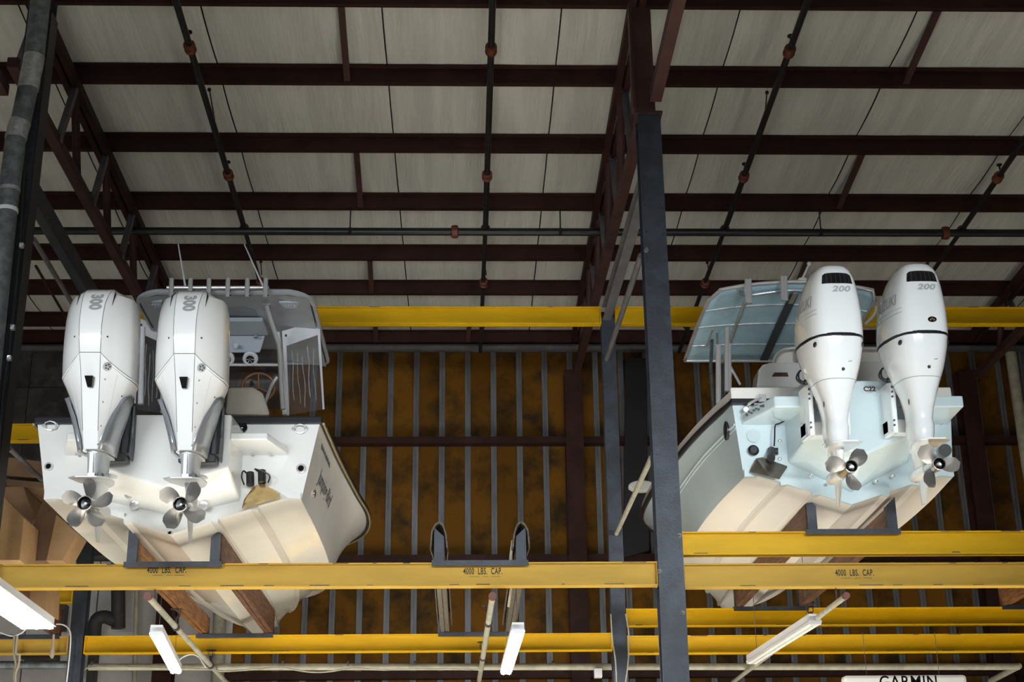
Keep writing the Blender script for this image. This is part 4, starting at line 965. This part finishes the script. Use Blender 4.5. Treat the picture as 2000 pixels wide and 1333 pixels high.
    if emblem:
        c = rear(.045, 1.17, .0); q = [c+V((.036*cos(2*pi*k/20), -.003, .023*sin(2*pi*k/20))) for k in range(20)]
        q = [rear(p.x, p.z, .0025) for p in q]; e = obj('service_badge', MB().prism(q, (0, -.003, 0)), BLKG, t, True)
        for k in range(3):
            d_ = c+V((-.014+.014*k, -.0065, .004 if k == 1 else -.004)); obj('badge_mark', MB().prism([d_+V((0, 0, .011)), d_+V((.008, 0, 0)), d_+V((0, 0, -.011)), d_+V((-.008, 0, 0))], (0, -.002, 0)), GOLD, e, True)
    obj('leg_port', MB().ball((-.108, -.11, .56), .004, .012, .03, n=10), BLK, t, True)
    obj('tell_tale', MB().prism([(.055, -.34, .86), (.085, -.335, .864), (.083, -.335, .858), (.056, -.34, .854)], (0, .01, 0)), DECG, t, True)
    for z, w, a, b in ((.255, .092, -.10, .2),): obj('splash_plate', MB().prism([V((q.x, q.y, z)) for q in sup(w, a, b, 0, 2.4, 20)], (0, 0, .008)), SUZW, t, True)
    gearcase(t, SUZW, .195, .12, -.25, .032)
    propeller(t, 3, phase, R=.19, rh=.05, cw=.15)
    br = obj('mount_bracket', MB().box((-.17, .16, .36), (-.125, .50, .80)).box((.125, .16, .36), (.17, .50, .80)).box((-.17, .3, .38), (.17, .50, .5)), SUZW, t, True, bevel=.012)
    obj('tilt_ram', MB().cyl((0, .2, .36), (0, .32, .75), .03, 12), BLK, br, True)
    for z in (.74, .70, .66, .46, .42): obj('bracket_bolt', MB().cyl((-.16, .155, z), (-.16, .145, z), .009, 8), DECD, br, True)
    obj('bracket_gap', MB().tube([(-.128, .13, .72), (-.128, .13, .58), (-.1, .13, .555)], .006, 5), BLK, br, True)
    cab = MB()
    for k in range(2):
        cab.tube(smooth_path([V((-.13, .18, .80)), V((-.2, .15, .78+.02*k)), V((-.255+.02*k, .16, .83)), V((-.22, .18, .90)), V((-.15, .2, .93-.02*k))]), .008, 6)
    cab.ball((-.17, .15, .80), .035, .03, .025, n=8)
    obj('control_cables', cab, BLK, t, True, smooth=50)
    return t
YHUB = 10.98
motor_a(at(165, 983, YHUB), 8, 'white outboard motor marked 300, leftmost of all the motors', 5, 10)
motor_a(at(352, 985, YHUB), 8, 'white outboard motor marked 300, on the right of the left boat', 4, 50)
motor_b(at(1663, 911, YHUB), 6, 'pearl white outboard motor marked 200, on the left of the right boat', 40, False)
motor_b(at(1835, 906, YHUB), 6, 'pearl white outboard motor with a round service badge, rightmost of all', 118, True)
# ============================================================ LOW SERVICES AND SMALL THINGS
def batten(a, b, lab, lit=True, w=.105, tubes=2, wire=.3):
    a, b = V(a), V(b); d = (b-a).normalized(); x = d.cross(V((0, 0, 1))).normalized(); z = x.cross(d)
    t = empty('tube_light', tuple((a+b)/2)); tag(t, lab, 'light fixture', 'hanging tube lights')
    def rb(o, w_, h_, A=a, B=b): return MB().bar(A+o, B+o, w_, h_, z)
    obj('housing', rb(z*.03, w, .055), FIXW, t, bevel=.004)
    obj('reflector', MB().prism([a-x*(w*.5)+z*.004, a+x*(w*.5)+z*.004, a+x*(w*.58)-z*.018, a+x*(w*.53)-z*.018, a+x*(w*.45), a-x*(w*.45), a-x*(w*.53)-z*.018, a-x*(w*.58)-z*.018], b-a), FIXW, t)
    for s in ((-1, 1) if tubes == 2 else (-1, 0, 1)):
        o = x*(s*w*(.27 if tubes == 2 else .4))-z*.028
        tb = obj('tube', MB().cyl(a+o+d*.03, b+o-d*.03, .0165, 12), TUBE if lit else PLAST, t, smooth=40)
    for e in (a, b-d*.03): obj('end_cap', MB().bar(e-z*.0, e+d*.03-z*.0, w, .075, z), FIXW, t)
    for e in (a+d*.25, b-d*.25): obj('hanging_wire', MB().cyl(e+z*.05, e+z*.05+V((0, 0, wire)), .003, 5), GRAYST, t)
    return t
batten(onZ(305, 1234, 3.78), onZ(344, 1309, 3.78), 'lit tube light hanging below the left boat')
batten(onZ(1012, 1229, 3.78), onZ(988, 1311, 3.78), 'lit tube light hanging below the empty berth', wire=.5)
batten(onZ(-60, 1128, 3.72), onZ(74, 1221, 3.72), 'lit wide tube light at the left edge', w=.26, tubes=3, wire=.12)
batten(onZ(1592, 1212, 3.9), onZ(1468, 1291, 3.9), 'unlit white tube light hanging below the right boat', lit=False, w=.11, wire=.66)
# low sprinkler branches along the rack, with heads
def low_branch(pa, pb, z, lab, heads=(.3, .75), r=.027):
    a, b = onZ(*pa, z), onZ(*pb, z); d = (b-a).normalized()
    t = empty('low_sprinkler_pipe', tuple(a)); tag(t, lab, 'pipe', 'low sprinkler branches')
    obj('pipe', MB().cyl(a, b, r, 12), CREAM, t, smooth=40)
    obj('end_cap', MB().cyl(a-d*.03, a+d*.02, r*1.25, 10), COUPL, t, smooth=40)
    for h in heads:
        c = a.lerp(b, h)
        obj('tee_collar', MB().cyl(c-d*.04, c+d*.04, r*1.35, 12), SCUFF, t, smooth=40)
        hd = obj('sprinkler_head', MB().cyl(c, c+V((0, 0, .08)), .012, 8).cyl(c+V((0, 0, .075)), c+V((0, 0, .095)), .02, 8), SCUFF, t)
        cg = MB()
        for k in range(4):
            q = V((cos(k*pi/2+.6), sin(k*pi/2+.6), 0))*.035; cg.cyl(c+V((0, 0, .08))+q*.4, c+V((0, 0, .10))+q, .0035, 5); cg.cyl(c+V((0, 0, .10))+q, c+V((0, 0, .16))+q, .0035, 5)
        cg.cyl(c+V((0, 0, .16)), c+V((0, 0, .164)), .06, 14)
        obj('head_guard', cg, SCUFF, hd)
    obj('hanger_rod', MB().cyl(a+d*.3, a+d*.3+V((0, 0, .125)), .007, 6), SCUFF, t)
    return t
low_branch((289, 1166), (442, 1334), 3.97, 'cream sprinkler branch pipe slanting below the left boat', (.28, .74))
low_branch((962, 1166), (936, 1330), 3.97, 'cream sprinkler branch pipe hanging below the empty berth', (.25, .66))
low_branch((1652, 1165), (1432, 1333), 3.92, 'pale sprinkler branch pipe slanting below the right boat', (.24,), .024)
mp = empty('white_main_pipe', (0, 16.6, 4.0)); tag(mp, 'long cream pipe running level along the foot of the picture', 'pipe')
zp = at(900, 1299, 16.6).z
obj('pipe', MB().cyl((-4.15, 16.6, zp), (at(1990, 1303, 16.6).x, 16.6, at(1990, 1303, 16.6).z), .037, 14), CREAM, mp, smooth=40)
obj('pipe', MB().cyl(at(1990, 1302, 16.6), at(1935, 1331, 18.6), .035, 14), CREAM, mp, smooth=40)
obj('pipe', MB().cyl(at(-30, 1300, 16.75), at(137, 1300, 16.75), .045, 14), GALV, mp, smooth=40)
for px in (180, 552, 680, 810, 1080): 
    c = at(px, 1299, 16.6); obj('clamp', MB().cyl(c-V((.012, 0, 0)), c+V((.012, 0, 0)), .041, 14), GRAYST, mp, smooth=40)
cb = MB().tube(smooth_path([at(x, y, 16.5) for x, y in ((150, 1333), (163, 1310), (190, 1304), (300, 1305), (400, 1308), (440, 1312), (500, 1308), (548, 1305), (600, 1313), (640, 1313), (690, 1306), (740, 1309), (800, 1308), (880, 1308), (940, 1309))]), .009, 6)
tag(obj('draped_cable', cb, CREAM, smooth=40), 'pale cable draped along the low cream pipe', 'cable')
for pts, lab in ((((72, 1220), (90, 1222), (118, 1220), (133, 1228), (138, 1245), (135, 1290), (130, 1333)), 'pale flex from the left tube light down the rear post'),
                 (((55, 1226), (40, 1238), (22, 1243), (0, 1236), (-15, 1232)), 'pale flex looping under the left tube light'),
                 (((344, 1305), (352, 1288), (372, 1279), (388, 1284), (396, 1296), (402, 1305)), 'pale flex arching beside the tube light under the left boat'),
                 (((1193, 1200), (1196, 1250), (1202, 1290), (1204, 1333)), 'pale cord down the left edge of the rear middle column'),
                 (((1222, 1200), (1228, 1240), (1227, 1290), (1222, 1333)), 'pale cord down the right edge of the rear middle column')):
    tag(obj('power_flex', MB().tube(smooth_path([at(x, y, 16.05) for x, y in pts]), .008, 6), FIXW if 'flex' in lab else CREAM, smooth=40), lab, 'cable')
rp = empty('knotted_rope', tuple(at(30, 1300, 15.9))); tag(rp, 'knotted rope hanging from the rear beam at the lower left', 'rope')
obj('strand', MB().tube(smooth_path([at(x, y, 15.95) for x, y in ((28, 1242), (27, 1275), (31, 1300), (28, 1320), (29, 1340))]), .014, 7), ROPE, rp, smooth=40)
obj('strand', MB().tube(smooth_path([at(x, y, 15.93) for x, y in ((34, 1242), (31, 1275), (38, 1280), (36, 1300), (30, 1318), (31, 1340))]), .012, 7), ROPE, rp, smooth=40)
rp = obj('rope_tail', MB().tube(smooth_path([at(x, y, 16.05) for x, y in ((105, 1240), (103, 1262), (101, 1285))]), [.012]*6+[.02, .022, .028, .03, .02, .015, .012], 8) if 0 else MB().tube([at(105, 1240, 16.05), at(103, 1265, 16.05), at(101, 1280, 16.05), at(102, 1287, 16.05)], [.012, .016, .03, .01], 8), ROPE, smooth=40)
tag(rp, 'frayed rope tail hanging beside the rear post at the lower left', 'rope')
# ducts on the pale wall
dd = empty('wall_duct', tuple(at(220, 1200, 22.2))); tag(dd, 'dark duct with a bend on the pale wall below the left boat', 'duct')
obj('duct_riser', MB().tube([at(231, 1080, 22.2), at(231, 1228, 22.2)], .105, 16), DUCT, dd, smooth=40)
obj('duct_bend', MB().tube(smooth_path([at(228, 1215, 22.2), at(205, 1206, 22.2), at(187, 1215, 22.2), at(184, 1260, 22.2)]), .1, 16), DUCT, dd, smooth=40)
o = obj('wall_duct', MB().box(at(115, 1180, 22.3), at(130, 1235, 22.5)), DUCT); tag(o, 'narrow dark box on the pale wall left of the rear post', 'box')
o = obj('wall_duct', MB().box(at(40, 1270, 22.2), at(117, 1292, 22.5)), DUCT); tag(o, 'wide dark box under the rear beam at the lower left', 'box')
o = obj('wall_duct', MB().box(at(173, 1270, 22.2), at(189, 1340, 22.45)), DUCT); tag(o, 'dark upright duct behind the low pipe beside the rear post', 'duct')
for px, lab in ((268, 'pale pipe standing on the wall left of the lit tube under the left boat'), (430, 'thick cream pipe standing on the wall below the left boat')):
    c = obj('wall_pipe', MB().tube([at(px, 1120 if px < 300 else 1180, 22.35), at(px-6, 1345, 22.35)], .035 if px < 300 else .1, 14), CREAM, smooth=40); tag(c, lab, 'pipe')
c = obj('wall_pipe', MB().tube([at(1974, 690, 22.1), at(2006, 910, 22.1), at(2045, 1150, 22.1)], .088, 16), CREAM, smooth=40); tag(c, 'cream pipe on the back wall at the right edge', 'pipe')
o = obj('dark_doorway_board', MB().prism([at(1222, 700, 22.28), at(1262, 700, 22.28), at(1268, 1075, 22.28), at(1218, 1090, 22.28)], (0, .1, 0)), BLK); tag(o, 'black board on the back wall between the middle columns', 'board')
o = obj('junction_box', MB().box(at(1161, 1306, 16.5), at(1175, 1326, 16.6)), FIXW, bevel=.004); tag(o, 'small pale electrical box on the low pipe by the rear column', 'box')
# ---- cardboard and boards stored in the bay beyond the left post
def board(name, pts, Y, th, mt, lab, cat='box', grp='cardboard in the left bay'):
    o = obj(name, MB().prism([at(x, y, Y) for x, y in pts], (0, th, 0)), mt, bevel=.004); tag(o, lab, cat, grp)
board('cardboard_box', [(12, 893), (82, 902), (86, 935), (12, 930)], 14.7, .9, CARDD, 'flat brown carton at the top of the pile behind the left boat')
board('cardboard_box', [(12, 936), (90, 943), (96, 956), (12, 950)], 14.7, .9, CARDD, 'second flat brown carton in the pile behind the left boat')
board('cardboard_box', [(-30, 951), (46, 951), (68, 1015), (38, 1096), (-30, 1096)], 14.6, 1.2, CARDD, 'dark brown carton standing behind the tan one at the left edge')
board('cardboard_box', [(-40, 935), (4, 968), (47, 1012), (38, 1095), (-40, 1095)], 13.4, .5, CARD, 'tan carton at the left edge standing on the faded yellow beam')
board('cardboard_box', [(86, 970), (112, 1002), (90, 1096), (38, 1096)], 14.0, .35, CARDD, 'brown leaning carton panel left of the hull')
board('cardboard_box', [(110, 1005), (152, 1042), (122, 1096), (90, 1096)], 13.8, .35, CARD, 'tan leaning carton flap touching the hull of the left boat')
board('cardboard_box', [(-40, 1135), (92, 1135), (90, 1196), (-40, 1130)], 15.0, .5, CARD, 'tan carton hanging below the faded yellow beam at the left')
# ---- sign at the foot of the picture
sg = empty('hanging_sign', tuple(at(1768, 1340, 14.8))); tag(sg, 'white rounded sign reading GARMIN at the bottom edge', 'sign')
a, b = at(1648, 1319, 14.8), at(1888, 1319, 14.8); zt = (a.z+b.z)/2
obj('sign_body', MB().box((a.x, 14.8, zt-.34), (b.x, 14.95, zt)), PLAST, sg, bevel=.03)
tag(obj('sign_lettering', decal(text_mesh('GARMIN', .17, bold=.002, sx=.86, space=1.08), (at(1774, 1330, 14.8).x, 14.8, zt-.075), (1, 0, 0), (0, 0, 1)), BLKG, sg, fix=False), 'black lettering reading GARMIN')
for s in (a.x+.25, b.x-.25): obj('hanging_wire', MB().cyl((s, 14.88, zt), (s+.0, 14.88, 4.06), .003, 5), GRAYST, sg)
